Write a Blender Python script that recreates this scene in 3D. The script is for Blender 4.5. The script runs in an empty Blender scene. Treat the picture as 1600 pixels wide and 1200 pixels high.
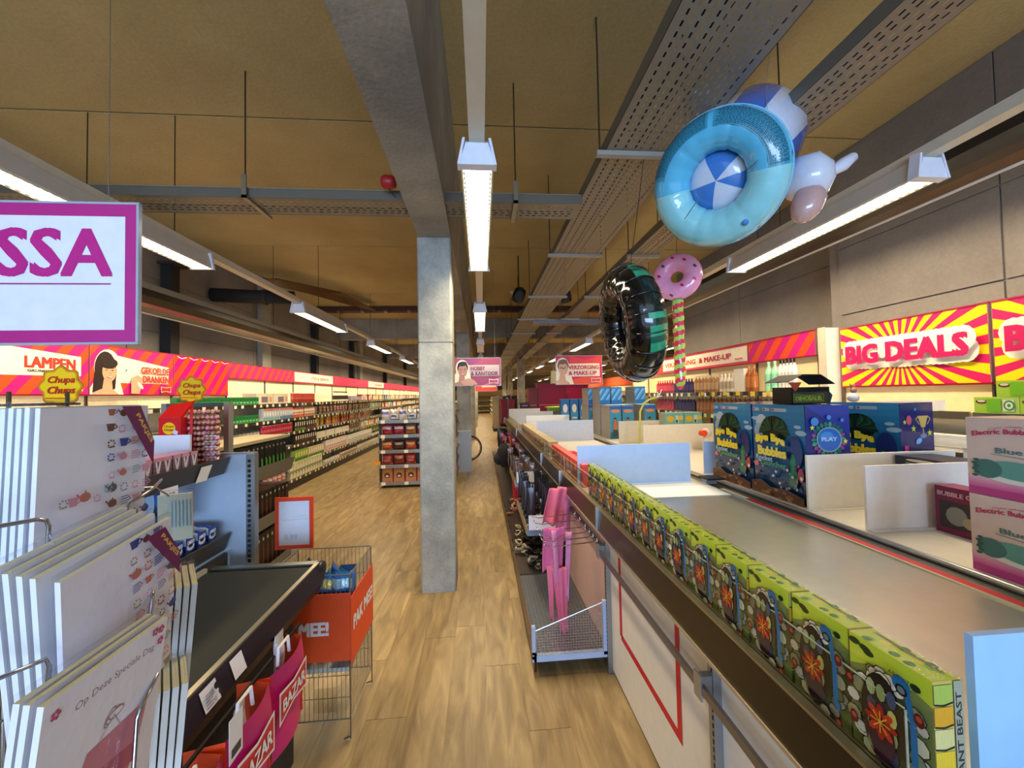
import bpy, math, random
from mathutils import Vector, Matrix
R = random.Random(7)
PI = math.pi
scene = bpy.context.scene
C = scene.collection

# ---------------------------------------------------------------- camera
cam = bpy.data.cameras.new('camera')
cam.lens = 13.5; cam.sensor_width = 36; cam.clip_start = .02; cam.clip_end = 200
camo = bpy.data.objects.new('camera', cam); C.objects.link(camo)
camo.matrix_world = Matrix(((.99661195, .01793902, -.08026713, 0),
                            (-.07970959, -.0298911, -.99636986, 0),
                            (-.02027317, .99939217, -.02835991, 1.6), (0, 0, 0, 1)))
scene.camera = camo
# ---------------------------------------------------------------- world, daylight from the shop front behind the camera
w = bpy.data.worlds.new('daylight'); scene.world = w; w.use_nodes = True
w.node_tree.nodes['Background'].inputs[0].default_value = (.62, .78, 1, 1)
w.node_tree.nodes['Background'].inputs[1].default_value = 1.3
ld = bpy.data.lights.new('shopfront_daylight', 'AREA'); ld.shape = 'RECTANGLE'; ld.size = 6.0; ld.size_y = 1.7
ld.energy = 470; ld.color = (.46, .66, 1)
lo = bpy.data.objects.new('shopfront_daylight', ld); C.objects.link(lo)
lo.location = (-.3, -6.0, 1.35); lo.rotation_euler = (PI/2, 0, 0)
LAMP_W = 30; LAMP_COL = (1, .83, .55); WASH_W = 15; LENS_E = 7.0
scene.view_settings.view_transform = 'Standard'; scene.view_settings.look = 'None'
scene.view_settings.gamma = 1; scene.view_settings.use_curve_mapping = False
scene.view_settings.exposure = 0.12
scene.cycles.transparent_max_bounces = 48

# ---------------------------------------------------------------- colours and materials
def lin(c):
    if isinstance(c, str): c = tuple(int(c[i:i+2], 16)/255 for i in (0, 2, 4))
    return tuple((x/12.92 if x <= .04045 else ((x+.055)/1.055)**2.4) for x in c)
_m = {}
def nt(m): return m.node_tree.nodes, m.node_tree.links
def M(kind):
    """materials that take the piece's own colour (attribute Col)"""
    if kind in _m: return _m[kind]
    m = bpy.data.materials.new(kind); m.use_nodes = True; n, l = nt(m)
    b = n['Principled BSDF']
    a = n.new('ShaderNodeAttribute'); a.attribute_name = 'Col'
    P = dict(matte=(.75, 0, 0), semi=(.45, 0, 0), gloss=(.16, 0, 0), metal=(.32, .85, 0), chrome=(.15, 1, 0), vinyl=(.12, 0, .5), cloth=(.9, 0, 0), foil=(.28, .25, .2), film=(.12, 0, .3))[kind]
    b.inputs['Roughness'].default_value = P[0]; b.inputs['Metallic'].default_value = P[1]
    b.inputs['Coat Weight'].default_value = P[2]
    nz = n.new('ShaderNodeTexNoise'); nz.inputs['Scale'].default_value = 18 if kind != 'cloth' else 60
    tc = n.new('ShaderNodeTexCoord'); l.new(tc.outputs['Object'], nz.inputs['Vector'])
    mr = n.new('ShaderNodeMapRange'); mr.inputs['To Min'].default_value = .90; mr.inputs['To Max'].default_value = 1.06
    l.new(nz.outputs['Fac'], mr.inputs['Value'])
    mx = n.new('ShaderNodeMix'); mx.data_type = 'RGBA'; mx.blend_type = 'MULTIPLY'; mx.inputs['Factor'].default_value = 1
    l.new(a.outputs['Color'], mx.inputs[6]); l.new(mr.outputs['Result'], mx.inputs[7])
    l.new(mx.outputs[2], b.inputs['Base Color'])
    if kind in ('vinyl', 'foil', 'film', 'cloth'):
        bp = n.new('ShaderNodeBump'); bp.inputs['Strength'].default_value = .25 if kind != 'foil' else .5
        bp.inputs['Distance'].default_value = .01
        n2 = n.new('ShaderNodeTexNoise'); n2.inputs['Scale'].default_value = {'vinyl': 9, 'foil': 45, 'film': 14, 'cloth': 90}[kind]
        l.new(tc.outputs['Object'], n2.inputs['Vector']); l.new(n2.outputs['Fac'], bp.inputs['Height']); l.new(bp.outputs[0], b.inputs['Normal'])
    _m[kind] = m; return m
def clear_mat(name, tint, gloss, amount):
    m = bpy.data.materials.new(name); m.use_nodes = True; n, l = nt(m); n.remove(n['Principled BSDF'])
    o = n['Material Output']; t = n.new('ShaderNodeBsdfTransparent'); t.inputs[0].default_value = (*tint, 1)
    g = n.new('ShaderNodeBsdfGlossy'); g.inputs['Roughness'].default_value = gloss
    f = n.new('ShaderNodeFresnel'); f.inputs['IOR'].default_value = amount
    nz = n.new('ShaderNodeTexNoise'); nz.inputs['Scale'].default_value = 12; bp = n.new('ShaderNodeBump'); bp.inputs['Strength'].default_value = .3 if gloss > .05 else .02
    bp.inputs['Distance'].default_value = .01
    l.new(nz.outputs['Fac'], bp.inputs['Height']); l.new(bp.outputs[0], g.inputs['Normal']); l.new(bp.outputs[0], f.inputs['Normal'])
    x = n.new('ShaderNodeMixShader'); ge = n.new('ShaderNodeNewGeometry'); iv = n.new('ShaderNodeMath'); iv.operation = 'SUBTRACT'; iv.inputs[0].default_value = 1; l.new(ge.outputs['Backfacing'], iv.inputs[1])
    mu = n.new('ShaderNodeMath'); mu.operation = 'MULTIPLY'; l.new(f.outputs[0], mu.inputs[0]); l.new(iv.outputs[0], mu.inputs[1]); l.new(mu.outputs[0], x.inputs[0]); l.new(t.outputs[0], x.inputs[1]); l.new(g.outputs[0], x.inputs[2])
    l.new(x.outputs[0], o.inputs[0]); return m
PLEXI = clear_mat('clear_acrylic', (.90, .90, .86), .05, 1.55)
WRAP = clear_mat('cellophane', (.97, .97, .97), .10, 1.30)
def emit(name, col, s):
    m = bpy.data.materials.new(name); m.use_nodes = True; n, l = nt(m)
    b = n['Principled BSDF']; b.inputs['Emission Color'].default_value = (*col, 1); b.inputs['Emission Strength'].default_value = s
    b.inputs['Base Color'].default_value = (*col, 1); return m
LENS = emit('lamp_lens', (1, .90, .66), LENS_E)
def concrete(name, c1, c2, scale=1.2, bump=.25, rough=.85):
    m = bpy.data.materials.new(name); m.use_nodes = True; n, l = nt(m); b = n['Principled BSDF']; b.inputs['Roughness'].default_value = rough
    tc = n.new('ShaderNodeTexCoord'); g = n.new('ShaderNodeNewGeometry')
    a = n.new('ShaderNodeTexNoise'); a.inputs['Scale'].default_value = scale; a.inputs['Detail'].default_value = 8; a.inputs['Roughness'].default_value = .65
    f = n.new('ShaderNodeTexNoise'); f.inputs['Scale'].default_value = 45; f.inputs['Detail'].default_value = 6
    v = n.new('ShaderNodeTexVoronoi'); v.inputs['Scale'].default_value = 26
    for q in (a, f, v): l.new(g.outputs['Position'], q.inputs['Vector'])
    cr = n.new('ShaderNodeValToRGB'); cr.color_ramp.elements[0].position = .33; cr.color_ramp.elements[1].position = .68
    cr.color_ramp.elements[0].color = (*lin(c1), 1); cr.color_ramp.elements[1].color = (*lin(c2), 1)
    l.new(a.outputs['Fac'], cr.inputs[0])
    mr = n.new('ShaderNodeMapRange'); mr.inputs['To Min'].default_value = .8; mr.inputs['To Max'].default_value = 1.15; l.new(f.outputs['Fac'], mr.inputs['Value'])
    # small blow holes
    st = n.new('ShaderNodeMapRange'); st.inputs['From Min'].default_value = .03; st.inputs['From Max'].default_value = .07; st.inputs['To Min'].default_value = .65; l.new(v.outputs['Distance'], st.inputs['Value'])
    m1 = n.new('ShaderNodeMath'); m1.operation = 'MULTIPLY'; l.new(mr.outputs[0], m1.inputs[0]); l.new(st.outputs[0], m1.inputs[1])
    mx = n.new('ShaderNodeMix'); mx.data_type = 'RGBA'; mx.blend_type = 'MULTIPLY'; mx.inputs['Factor'].default_value = 1
    l.new(cr.outputs[0], mx.inputs[6]); l.new(m1.outputs[0], mx.inputs[7]); l.new(mx.outputs[2], b.inputs['Base Color'])
    bp = n.new('ShaderNodeBump'); bp.inputs['Strength'].default_value = bump; bp.inputs['Distance'].default_value = .02
    l.new(m1.outputs[0], bp.inputs['Height']); l.new(bp.outputs[0], b.inputs['Normal']); return m
CEIL = concrete('ceiling_concrete', 'a8925e', 'bda874', .7)
BEAMC = concrete('beam_concrete', '7a766e', 'a39d8e', 1.6, .5)
COLC = concrete('column_concrete', '84857f', 'b8b6aa', 3.2, .6)
WALLC = concrete('wall_concrete', '726a64', '8a827a', .8, .2)
def wood():
    m = bpy.data.materials.new('vinyl_plank'); m.use_nodes = True; n, l = nt(m); b = n['Principled BSDF']
    b.inputs['Roughness'].default_value = .38
    g = n.new('ShaderNodeNewGeometry'); oi = n.new('ShaderNodeObjectInfo')
    ad = n.new('ShaderNodeVectorMath'); ad.operation = 'ADD'; cb = n.new('ShaderNodeCombineXYZ')
    mu = n.new('ShaderNodeMath'); mu.operation = 'MULTIPLY'; mu.inputs[1].default_value = 37; l.new(oi.outputs['Random'], mu.inputs[0]); l.new(mu.outputs[0], cb.inputs[1]); l.new(mu.outputs[0], cb.inputs[2])
    l.new(g.outputs['Position'], ad.inputs[0]); l.new(cb.outputs[0], ad.inputs[1])
    mp = n.new('ShaderNodeMapping'); mp.inputs['Scale'].default_value = (6, 1.1, 1); l.new(ad.outputs[0], mp.inputs['Vector'])
    a = n.new('ShaderNodeTexNoise'); a.inputs['Scale'].default_value = 2.2; a.inputs['Detail'].default_value = 7; a.inputs['Distortion'].default_value = 1.1; l.new(mp.outputs[0], a.inputs['Vector'])
    mp2 = n.new('ShaderNodeMapping'); mp2.inputs['Scale'].default_value = (60, 3, 1); l.new(ad.outputs[0], mp2.inputs['Vector'])
    f = n.new('ShaderNodeTexNoise'); f.inputs['Scale'].default_value = 2; f.inputs['Detail'].default_value = 4; l.new(mp2.outputs[0], f.inputs['Vector'])
    cr = n.new('ShaderNodeValToRGB'); e = cr.color_ramp.elements; e[0].position = .30; e[0].color = (*lin('806947'), 1); e[1].position = .72; e[1].color = (*lin('b59b6c'), 1)
    q = e.new(.5); q.color = (*lin('9a8158'), 1)
    l.new(a.outputs['Fac'], cr.inputs[0])
    mr = n.new('ShaderNodeMapRange'); mr.inputs['To Min'].default_value = .82; mr.inputs['To Max'].default_value = 1.12; l.new(f.outputs['Fac'], mr.inputs['Value'])
    mr2 = n.new('ShaderNodeMapRange'); mr2.inputs['To Min'].default_value = .93; mr2.inputs['To Max'].default_value = 1.05; l.new(oi.outputs['Random'], mr2.inputs['Value'])
    m1 = n.new('ShaderNodeMath'); m1.operation = 'MULTIPLY'; l.new(mr.outputs[0], m1.inputs[0]); l.new(mr2.outputs[0], m1.inputs[1])
    mx = n.new('ShaderNodeMix'); mx.data_type = 'RGBA'; mx.blend_type = 'MULTIPLY'; mx.inputs['Factor'].default_value = 1
    l.new(cr.outputs[0], mx.inputs[6]); l.new(m1.outputs[0], mx.inputs[7]); l.new(mx.outputs[2], b.inputs['Base Color'])
    bp = n.new('ShaderNodeBump'); bp.inputs['Strength'].default_value = .12; bp.inputs['Distance'].default_value = .004
    l.new(f.outputs['Fac'], bp.inputs['Height']); l.new(bp.outputs[0], b.inputs['Normal']); return m
WOOD = wood()

# ---------------------------------------------------------------- mesh builder
class MB:
    def __init__(s): s.v = []; s.f = []; s.c = []
    def face(s, idx, col): s.f.append(tuple(idx)); s.c.append(lin(col))
    def quadbox(s, pts, col, cols=None):
        b = len(s.v); s.v += [tuple(p) for p in pts]
        for k, q in enumerate(((0, 3, 2, 1), (4, 5, 6, 7), (0, 1, 5, 4), (1, 2, 6, 5), (2, 3, 7, 6), (3, 0, 4, 7))):  # bottom top -y +x +y -x
            s.face([b+i for i in q], (cols or {}).get(k, col))
        return s
    def box(s, x0, x1, y0, y1, z0, z1, col, cols=None):
        return s.quadbox([(x0, y0, z0), (x1, y0, z0), (x1, y1, z0), (x0, y1, z0), (x0, y0, z1), (x1, y0, z1), (x1, y1, z1), (x0, y1, z1)], col, cols)
    def poly(s, pts, col):
        b = len(s.v); s.v += [tuple(p) for p in pts]; s.face(range(b, b+len(pts)), col); return s
    def tube(s, pts, r, col, n=6, cap=True, close=False):
        pts = [Vector(p) for p in pts]; N = len(pts); rs = r if isinstance(r, (list, tuple)) else [r]*N
        b = len(s.v); u = None
        for i, p in enumerate(pts):
            if close: d = (pts[(i+1) % N]-pts[i-1]).normalized()
            else: d = (pts[min(i+1, N-1)]-pts[max(i-1, 0)]).normalized()
            if u is None: u = d.orthogonal().normalized()
            u = (u-d*u.dot(d)).normalized(); wv = d.cross(u)
            for k in range(n):
                a = 2*PI*k/n; s.v.append(tuple(p+(u*math.cos(a)+wv*math.sin(a))*rs[i]))
        for i in range(N if close else N-1):
            j = (i+1) % N
            for k in range(n): s.face((b+i*n+k, b+i*n+(k+1) % n, b+j*n+(k+1) % n, b+j*n+k), col if not callable(col) else col(i, k))
        if cap and not close:
            c0 = col if not callable(col) else col(0, 0)
            s.face([b+k for k in range(n)][::-1], c0); s.face([b+(N-1)*n+k for k in range(n)], c0)
        return s
    def lathe(s, prof, col, cx=0, cy=0, n=12, z0=0):
        """prof: (r, z) or (r, z, colour of the band that starts here)"""
        b = len(s.v); cc = col
        for p in prof:
            for k in range(n):
                a = 2*PI*k/n; s.v.append((cx+p[0]*math.cos(a), cy+p[0]*math.sin(a), z0+p[1]))
        for i in range(len(prof)-1):
            if len(prof[i]) > 2: cc = prof[i][2]
            for k in range(n): s.face((b+i*n+k, b+i*n+(k+1) % n, b+(i+1)*n+(k+1) % n, b+(i+1)*n+k), cc)
        s.face([b+k for k in range(n)][::-1], prof[0][2] if len(prof[0]) > 2 else col)
        s.face([b+(len(prof)-1)*n+k for k in range(n)], prof[-1][2] if len(prof[-1]) > 2 else cc)
        return s
    def grid(s, fn, nu, nv, col, wu=False, wv=False):
        b = len(s.v)
        for i in range(nu):
            for j in range(nv): s.v.append(tuple(fn(i/(nu if wu else nu-1), j/(nv if wv else nv-1))))
        for i in range(nu if wu else nu-1):
            for j in range(nv if wv else nv-1):
                i2, j2 = (i+1) % nu, (j+1) % nv
                s.face((b+i*nv+j, b+i2*nv+j, b+i2*nv+j2, b+i*nv+j2), col(i/nu, j/nv) if callable(col) else col)
        return s
    def add(s, o, mat=None):
        b = len(s.v); s.v += [tuple(mat @ Vector(p)) if mat else p for p in o.v]; s.f += [tuple(b+i for i in f) for f in o.f]; s.c += o.c; return s
    def mesh(s, name, mat, smooth=False):
        me = bpy.data.meshes.new(name); me.from_pydata(s.v, [], s.f)
        at = me.color_attributes.new('Col', 'FLOAT_COLOR', 'CORNER'); d = []
        for p, c in zip(me.polygons, s.c): d += [c[0], c[1], c[2], 1.0]*p.loop_total
        at.data.foreach_set('color', d)
        if smooth: me.polygons.foreach_set('use_smooth', [True]*len(me.polygons))
        me.materials.append(mat if not isinstance(mat, str) else M(mat)); me.update(); return me

def tag(o, label=None, cat=None, group=None, kind=None):
    if label: o['label'] = label
    if cat: o['category'] = cat
    if group: o['group'] = group
    if kind: o['kind'] = kind
    return o
def obj(name, mb, mat='semi', parent=None, loc=(0, 0, 0), rot=(0, 0, 0), smooth=False, label=None, cat=None, group=None, kind=None):
    me = mb if isinstance(mb, bpy.types.Mesh) else mb.mesh(name, mat, smooth)
    o = bpy.data.objects.new(name, me); C.objects.link(o); o.location = loc; o.rotation_euler = rot
    if parent: o.parent = parent
    return tag(o, label, cat, group, kind)
def thing(name, label, cat, loc=(0, 0, 0), rot=(0, 0, 0), group=None, kind=None):
    o = bpy.data.objects.new(name, None); o.empty_display_size = .05; C.objects.link(o); o.location = loc; o.rotation_euler = rot
    return tag(o, label, cat, group, kind)
def copy_tree(o, loc=None, rot=None, label=None, group=None, parent=None):
    c = o.copy(); C.objects.link(c); c.parent = parent
    if loc is not None: c.location = loc
    if rot is not None: c.rotation_euler = rot
    if label: c['label'] = label
    if group: c['group'] = group
    for ch in o.children: copy_tree(ch, parent=c)
    return c
# ---------------------------------------------------------------- flat print: lettering and artwork as thin coloured faces
_t = {}
def textmb(s, off):
    k = (s, off)
    if k not in _t:
        cu = bpy.data.curves.new('t', 'FONT'); cu.body = s; cu.size = 1; cu.offset = off; cu.resolution_u = 2; cu.fill_mode = 'FRONT' if hasattr(cu, 'fill_mode') else cu.fill_mode
        cu.dimensions = '2D'
        o = bpy.data.objects.new('t', cu); C.objects.link(o); dg = bpy.context.evaluated_depsgraph_get(); dg.update()
        me = bpy.data.meshes.new_from_object(o.evaluated_get(dg))
        vs = [tuple(v.co) for v in me.vertices]; fs = [tuple(p.vertices) for p in me.polygons]
        bpy.data.objects.remove(o); bpy.data.curves.remove(cu); bpy.data.meshes.remove(me)
        x0 = min(v[0] for v in vs); x1 = max(v[0] for v in vs); y0 = min(v[1] for v in vs); y1 = max(v[1] for v in vs)
        _t[k] = ([((v[0]-x0)/(x1-x0), (v[1]-y0)/(y1-y0)) for v in vs], fs)
    return _t[k]
class Print:
    """2D drawing on a plane: o origin, u and v axes (metres), layers stacked outwards"""
    def __init__(s, mb, o, u, v, step=.00012):
        s.mb = mb; s.o = Vector(o); s.u = Vector(u).normalized(); s.v = Vector(v).normalized(); s.n = s.u.cross(s.v); s.k = 1; s.step = step; s.b = None
    def P(s, x, y): return s.o+s.u*x+s.v*y+s.n*(s.k*s.step)
    def poly(s, pts, col):
        if s.b: pts = clip(pts, *s.b)
        if len(pts) > 2: s.mb.poly([s.P(*p) for p in pts], col)
        s.k += 1; return s
    def rect(s, x0, y0, x1, y1, col): return s.poly([(x0, y0), (x1, y0), (x1, y1), (x0, y1)], col)
    def ell(s, x, y, a, b, col, n=18, rot=0, a0=0, a1=2*PI):
        c, q = math.cos(rot), math.sin(rot); pts = []
        for i in range(n if a1-a0 > 6.2 else n+1):
            t = a0+(a1-a0)*i/n; p, r = a*math.cos(t), b*math.sin(t); pts.append((x+p*c-r*q, y+p*q+r*c))
        return s.poly(pts, col)
    def line(s, pts, w, col):
        for a, b in zip(pts[:-1], pts[1:]):
            d = Vector((b[0]-a[0], b[1]-a[1])); L = d.length or 1; nx, ny = -d.y/L*w/2, d.x/L*w/2
            s.mb.poly([s.P(a[0]+nx, a[1]+ny), s.P(a[0]-nx, a[1]-ny), s.P(b[0]-nx, b[1]-ny), s.P(b[0]+nx, b[1]+ny)], col)
        s.k += 1; return s
    def text(s, t, x0, y0, x1, y1, col, off=.03, shear=0, arc=0, rot=0):
        """off: how bold; strokes are thickened by shifted copies"""
        vs, fs = textmb(t, 0); cx, cy = (x0+x1)/2, (y0+y1)/2; c, q = math.cos(rot), math.sin(rot); H = y1-y0; CW = min((x1-x0)/len(t), H)
        sh = [(0, 0)] if off < .015 else [(d*CW*off*2.0, e*H*off*.9) for d, e in ((-1, -1), (1, -1), (1, 1), (-1, 1), (0, 0))]
        m = max(d for d, e in sh); k = max(e for d, e in sh)
        for dx, dy in sh:
            b = len(s.mb.v); s.k += .3
            for a, d in vs:
                X = x0+m+a*(x1-x0-2*m)+dx+shear*d*H-cx; Y = y0+k+d*(H-2*k)+dy+arc*(1-(2*a-1)**2)-cy
                s.mb.v.append(tuple(s.P(cx+X*c-Y*q, cy+X*q+Y*c)))
            for f in fs: s.mb.face([b+i for i in f], col)
        s.k += .7; return s
    def clip_stripes(s, x0, y0, x1, y1, cols, w, slant):
        """slanting bands clipped to a rectangle"""
        i = 0; x = x0-abs(slant)-w
        while x < x1+abs(slant)+w:
            pts = [(x, y0), (x+w, y0), (x+w+slant, y1), (x+slant, y1)]
            pts = clip(pts, x0, y0, x1, y1)
            if len(pts) > 2: s.mb.poly([s.P(*p) for p in pts], cols[i % len(cols)])
            x += w; i += 1
        s.k += 1; return s
def clip(pts, x0, y0, x1, y1):
    for ax, lim, sg in ((0, x0, 1), (0, x1, -1), (1, y0, 1), (1, y1, -1)):
        out = []
        for i in range(len(pts)):
            a, b = pts[i-1], pts[i]; da, db = (a[ax]-lim)*sg, (b[ax]-lim)*sg
            if da*db < 0:
                t = da/(da-db); out.append((a[0]+(b[0]-a[0])*t, a[1]+(b[1]-a[1])*t))
            if db >= 0: out.append(b)
        pts = out
        if not pts: return []
    return pts
MAG, ORA, RED = 'd2127c', 'ee5024', 'd81e2c'
ORD = ['first', 'second', 'third', 'fourth', 'fifth', 'sixth', 'seventh', 'eighth', 'ninth', 'tenth', 'eleventh', 'twelfth', 'thirteenth', 'fourteenth', 'fifteenth', 'sixteenth', 'seventeenth', 'eighteenth', 'nineteenth', 'twentieth']
# ================================================================ SETTING
CZ = 3.8
floor = obj('floor', MB().box(-4.1, 9.2, -2.8, 38, -.12, -.0025, '9f8058'), WOOD, kind='structure')
# planks: 0.2 m wide vinyl boards, laid along the aisle; singly where the photograph shows them
pm = MB().box(.0012, .1988, .0012, 1.1988, -.002, 0, '9f8058').mesh('plank', WOOD)
for i in range(-16, 4):
    off = R.uniform(0, 1.2) if i % 2 else R.uniform(.3, .9)
    y = .6-off
    while y < 9:
        x = i*.2
        # keep to boards that show in the aisles
        if not (x < -1.25 and y < 2.4) and not (x > .55 and y < 2.0):
            obj('plank', pm, parent=floor, loc=(x, y, 0))
        y += 1.2
far = MB(); y0 = 8.4
for i in range(-21, 40):
    y = (8.2 if -17 < i < 4 else -2.6)+R.uniform(0, 1.0)
    while y < 36:
        far.box(i*.2+.001, i*.2+.199, y+.001, y+1.199, -.002, -.0002, '9f8058'); y += 1.2
obj('distant_planks', far, WOOD, floor, kind='stuff')
# ceiling slabs, 2.6 m long, with recessed joints
ceiling = obj('ceiling', MB().box(-4.1, 9.2, -2.8, 38, CZ+.02, CZ+.2, '75654a'), CEIL, kind='structure')
for k in range(-2, 14):
    ya = 3.08+2.6*k
    for (xa, xb) in ((-4.05, -.52), (-.21, 3.9), (3.9, 9.1)):
        if ya+2.6 < 37.9: obj('slab', MB().box(xa+.008, xb-.008, ya+.01, ya+2.59, CZ, CZ+.03, '75654a'), CEIL, ceiling)
# roof beam along the aisle
obj('beam', MB().quadbox([(-.50, -2.5, 2.93), (-.23, -2.5, 2.93), (-.23, 37, 2.93), (-.50, 37, 2.93), (-.56, -2.5, CZ), (-.19, -2.5, CZ), (-.19, 37, CZ), (-.56, 37, CZ)], '888888'), BEAMC, kind='structure')
for i, y in enumerate((11, 16.3, 21.6, 26.9, 32.2)):
    obj('beam', MB().box(-3.95, -.56, y, y+.35, 3.25, CZ, '888888').box(-.19, 9.1, y, y+.35, 3.25, CZ, '888888'), BEAMC, kind='structure')
for y in (9.4, 13.5, 19):
    t = thing('pipe_run', 'dark rusty steel channel crossing under the slabs', 'pipe', (0, y, 0), group='steel channels across the ceiling')
    obj('channel', MB().box(-3.9, -.57, 0, .22, 3.68, 3.79, '4a2a20').box(-.18, 8.8, 0, .22, 3.68, 3.79, '4a2a20'), 'matte', t)
    for k in range(9):
        if not -.62 < -3.4+k*.55 < -.1: obj('clamp', MB().box(-3.4+k*.55, -3.33+k*.55, -.01, .23, 3.66, 3.70, '8a7a60'), 'metal', t)
# columns
def column(x, y, label=None):
    t = thing('concrete_column', label, 'column', (x, y, 0), group='concrete columns under the roof beam', kind='structure')
    b = MB(); zs = [0, .95, 2.02, 2.92]; c = .012
    for za, zb in ((.0, 2.045), (2.055, 2.93)):
        o8 = [(-.14+c, -.14), (.14-c, -.14), (.14, -.14+c), (.14, .14-c), (.14-c, .14), (-.14+c, .14), (-.14, .14-c), (-.14, -.14+c)]
        n0 = len(b.v); b.v += [(p[0], p[1], za) for p in o8]+[(p[0], p[1], zb) for p in o8]
        for k in range(8): b.face((n0+k, n0+(k+1) % 8, n0+8+(k+1) % 8, n0+8+k), '909088')
        b.face([n0+k for k in range(8)][::-1], '909088'); b.face([n0+8+k for k in range(8)], '909088')
    b.box(-.13, .13, -.13, .13, 2.04, 2.06, '555555')
    obj('shaft', b, COLC, t); return t
column(-.375, 3.36)
column(-.375, 8.35); column(-.375, 14.2); column(-.375, 20); column(-.375, 26)
for (x, y) in ((1.62, 15.5), (1.62, 21.5), (1.62, 27)):
    obj('pillar', MB().box(x-.14, x+.14, y-.14, y+.14, 0, CZ, '909088'), COLC, kind='structure')
obj('skirting_panel', MB().box(-.525, -.225, 8.18, 8.20, 0, .86, 'aab4c6').box(-.53, -.22, 8.175, 8.205, .85, .87, 'c8ccd4'), 'semi', label='pale grey sheet wrapped round the foot of the second column', cat='panel')
# red alarm sounder on beam
t = thing('alarm_sounder', 'red round alarm sounder fixed high beside the roof beam', 'alarm', (-.60, 2.55, 3.02))
obj('horn', MB().lathe([(.030, 0), (.042, .02), (.045, .07), (.030, .09)], 'a31a1c', n=16), 'semi', t, rot=(0, -PI/2, 0), smooth=True, loc=(.06, 0, 0))
obj('cable', MB().tube([(.02, 0, -.02), (.03, 0, -.07), (.06, 0, -.10)], .004, '2a1a14'), 'matte', t)
# walls of big precast panels
def wall(name, x, y0, y1, zmax, face, wn=2.4, hs=(0, .9, 1.75, 2.45, 3.1, 3.8), mat=WALLC):
    s = 1 if face > 0 else -1
    wo = obj(name, MB().box(min(x, x-s*.12), max(x, x-s*.12), y0, y1, 0, zmax, '5a5048'), mat, kind='structure')
    y = y0
    while y < y1-.05:
        for a, b in zip(hs[:-1], hs[1:]):
            ye = min(y+wn, y1); e = R.uniform(.010, .014)
            obj('panel', MB().box(min(x, x+s*e), max(x, x+s*e), y+.006, ye-.006, a+.006, b-.006, '9c9182'), mat, wo)
        y += wn
    return wo
wall('wall_left', -3.95, -2.6, 36, CZ, 1)
wall('wall_right', 3.4, -2.6, 3.34, CZ, -1, 1.6, (0, .9, 1.62, 2.28, 2.9, 3.8))
obj('wall_return', MB().box(3.4, 3.75, 3.34, 3.44, 0, CZ, '9c9182'), WALLC, kind='structure')
wall('wall_right_far', 3.72, 3.44, 6.9, CZ, -1, 1.75, (0, .9, 1.7, 2.9, 3.8))
obj('wall_back_right', MB().box(3.72, 9.1, 6.8, 6.92, 0, CZ, '9c9182'), WALLC, kind='structure')
wall('wall_side_far', 8.6, 6.92, 36, CZ, -1, 4)
obj('wall_back', MB().box(-4, 9.1, 36.6, 36.8, 0, CZ, 'd8c8a0'), WALLC, kind='structure')
# dark wall posts on the left wall
for y in (5.1, 9.3, 11.9, 15.9, 20):
    t = thing('wall_post', 'dark steel post standing against the concrete wall over the red fascias', 'post', (-3.86, y, 0), group='dark steel posts along the side wall')
    obj('post', MB().box(-.06, .06, -.07, .07, 0, 3.3, '1b1816'), 'matte', t)
    obj('top_plate', MB().box(-.065, .12, -.12, .12, 3.3, 3.33, '2a2624'), 'matte', t)
for y in (7.1, 12.6):
    obj('wall_pilaster', MB().box(-3.93, -3.84, y, y+.28, 0, CZ, '8a8072'), BEAMC, kind='structure')
# ---------------------------------------------------------------- ceiling services
def perforated(x0, x1, y0, y1, z, du, dv, sl, sw, col, along_y=True):
    """sheet with real slots: cells du along the run, dv across; slot sl x sw"""
    b = MB(); L0, L1, A0, A1 = (y0, y1, x0, x1) if along_y else (x0, x1, y0, y1)
    na = int((A1-A0-.04)/dv); rim = (A1-A0-na*dv)/2; nl = int((L1-L0)/du)
    P = (lambda l, a: (a, l, z)) if along_y else (lambda l, a: (l, a, z))
    def q(l0, a0, l1, a1): b.poly([P(l0, a0), P(l1, a0), P(l1, a1), P(l0, a1)], col)
    q(L0, A0, L1, A0+rim); q(L0, A1-rim, L1, A1)
    for j in range(na):
        a = A0+rim+j*dv; o = du/2 if j % 2 else 0
        q(L0, a, L1, a+(dv-sw)/2); q(L0, a+(dv+sw)/2, L1, a+dv)
        p = L0
        for i in range(nl):
            s0 = L0+i*du+o*.5+(du-sl)*.3; q(p, a+(dv-sw)/2, s0, a+(dv+sw)/2); p = s0+sl
        q(p, a+(dv-sw)/2, L1, a+(dv+sw)/2)
    return b
def tray(label, x0, x1, z, y0, y1, holes_to):
    t = thing('cable_tray', label, 'cable tray')
    obj('perforated_bottom', perforated(x0, x1, y0, holes_to, z, .045, .030, .024, .0085, '827866'), 'semi', t)
    obj('plain_bottom', MB().box(x0, x1, holes_to, y1, z, z+.002, '6f6757'), 'semi', t)
    for xs in (x0, x1-.003): obj('side_rail', MB().box(xs, xs+.003, y0, y1, z, z+.07, '6d675b'), 'semi', t)
    b = MB()
    for k in range(5): b.tube([(x0+.06+k*.055, y0, z+.02+.008*(k % 2)), (x0+.07+k*.05, y1, z+.02)], .011, '201d1a', n=5)
    obj('cable', b, 'matte', t, kind='stuff')
    y = 2.12
    while y < y1:
        obj('support_bar', MB().box(x0-.05, x1+.03, y, y+.035, z-.028, z-.001, '9a958a'), 'semi', t)
        for xx in (x0-.03, x1+.015): obj('rod', MB().tube([(xx, y+.018, z-.02), (xx, y+.018, CZ)], .005, '5e5648'), 'metal', t)
        y += 1.62
tray('wide perforated cable tray running down the hall next to the beam', .74, 1.22, 3.0, -.5, 24, 8)
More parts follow.
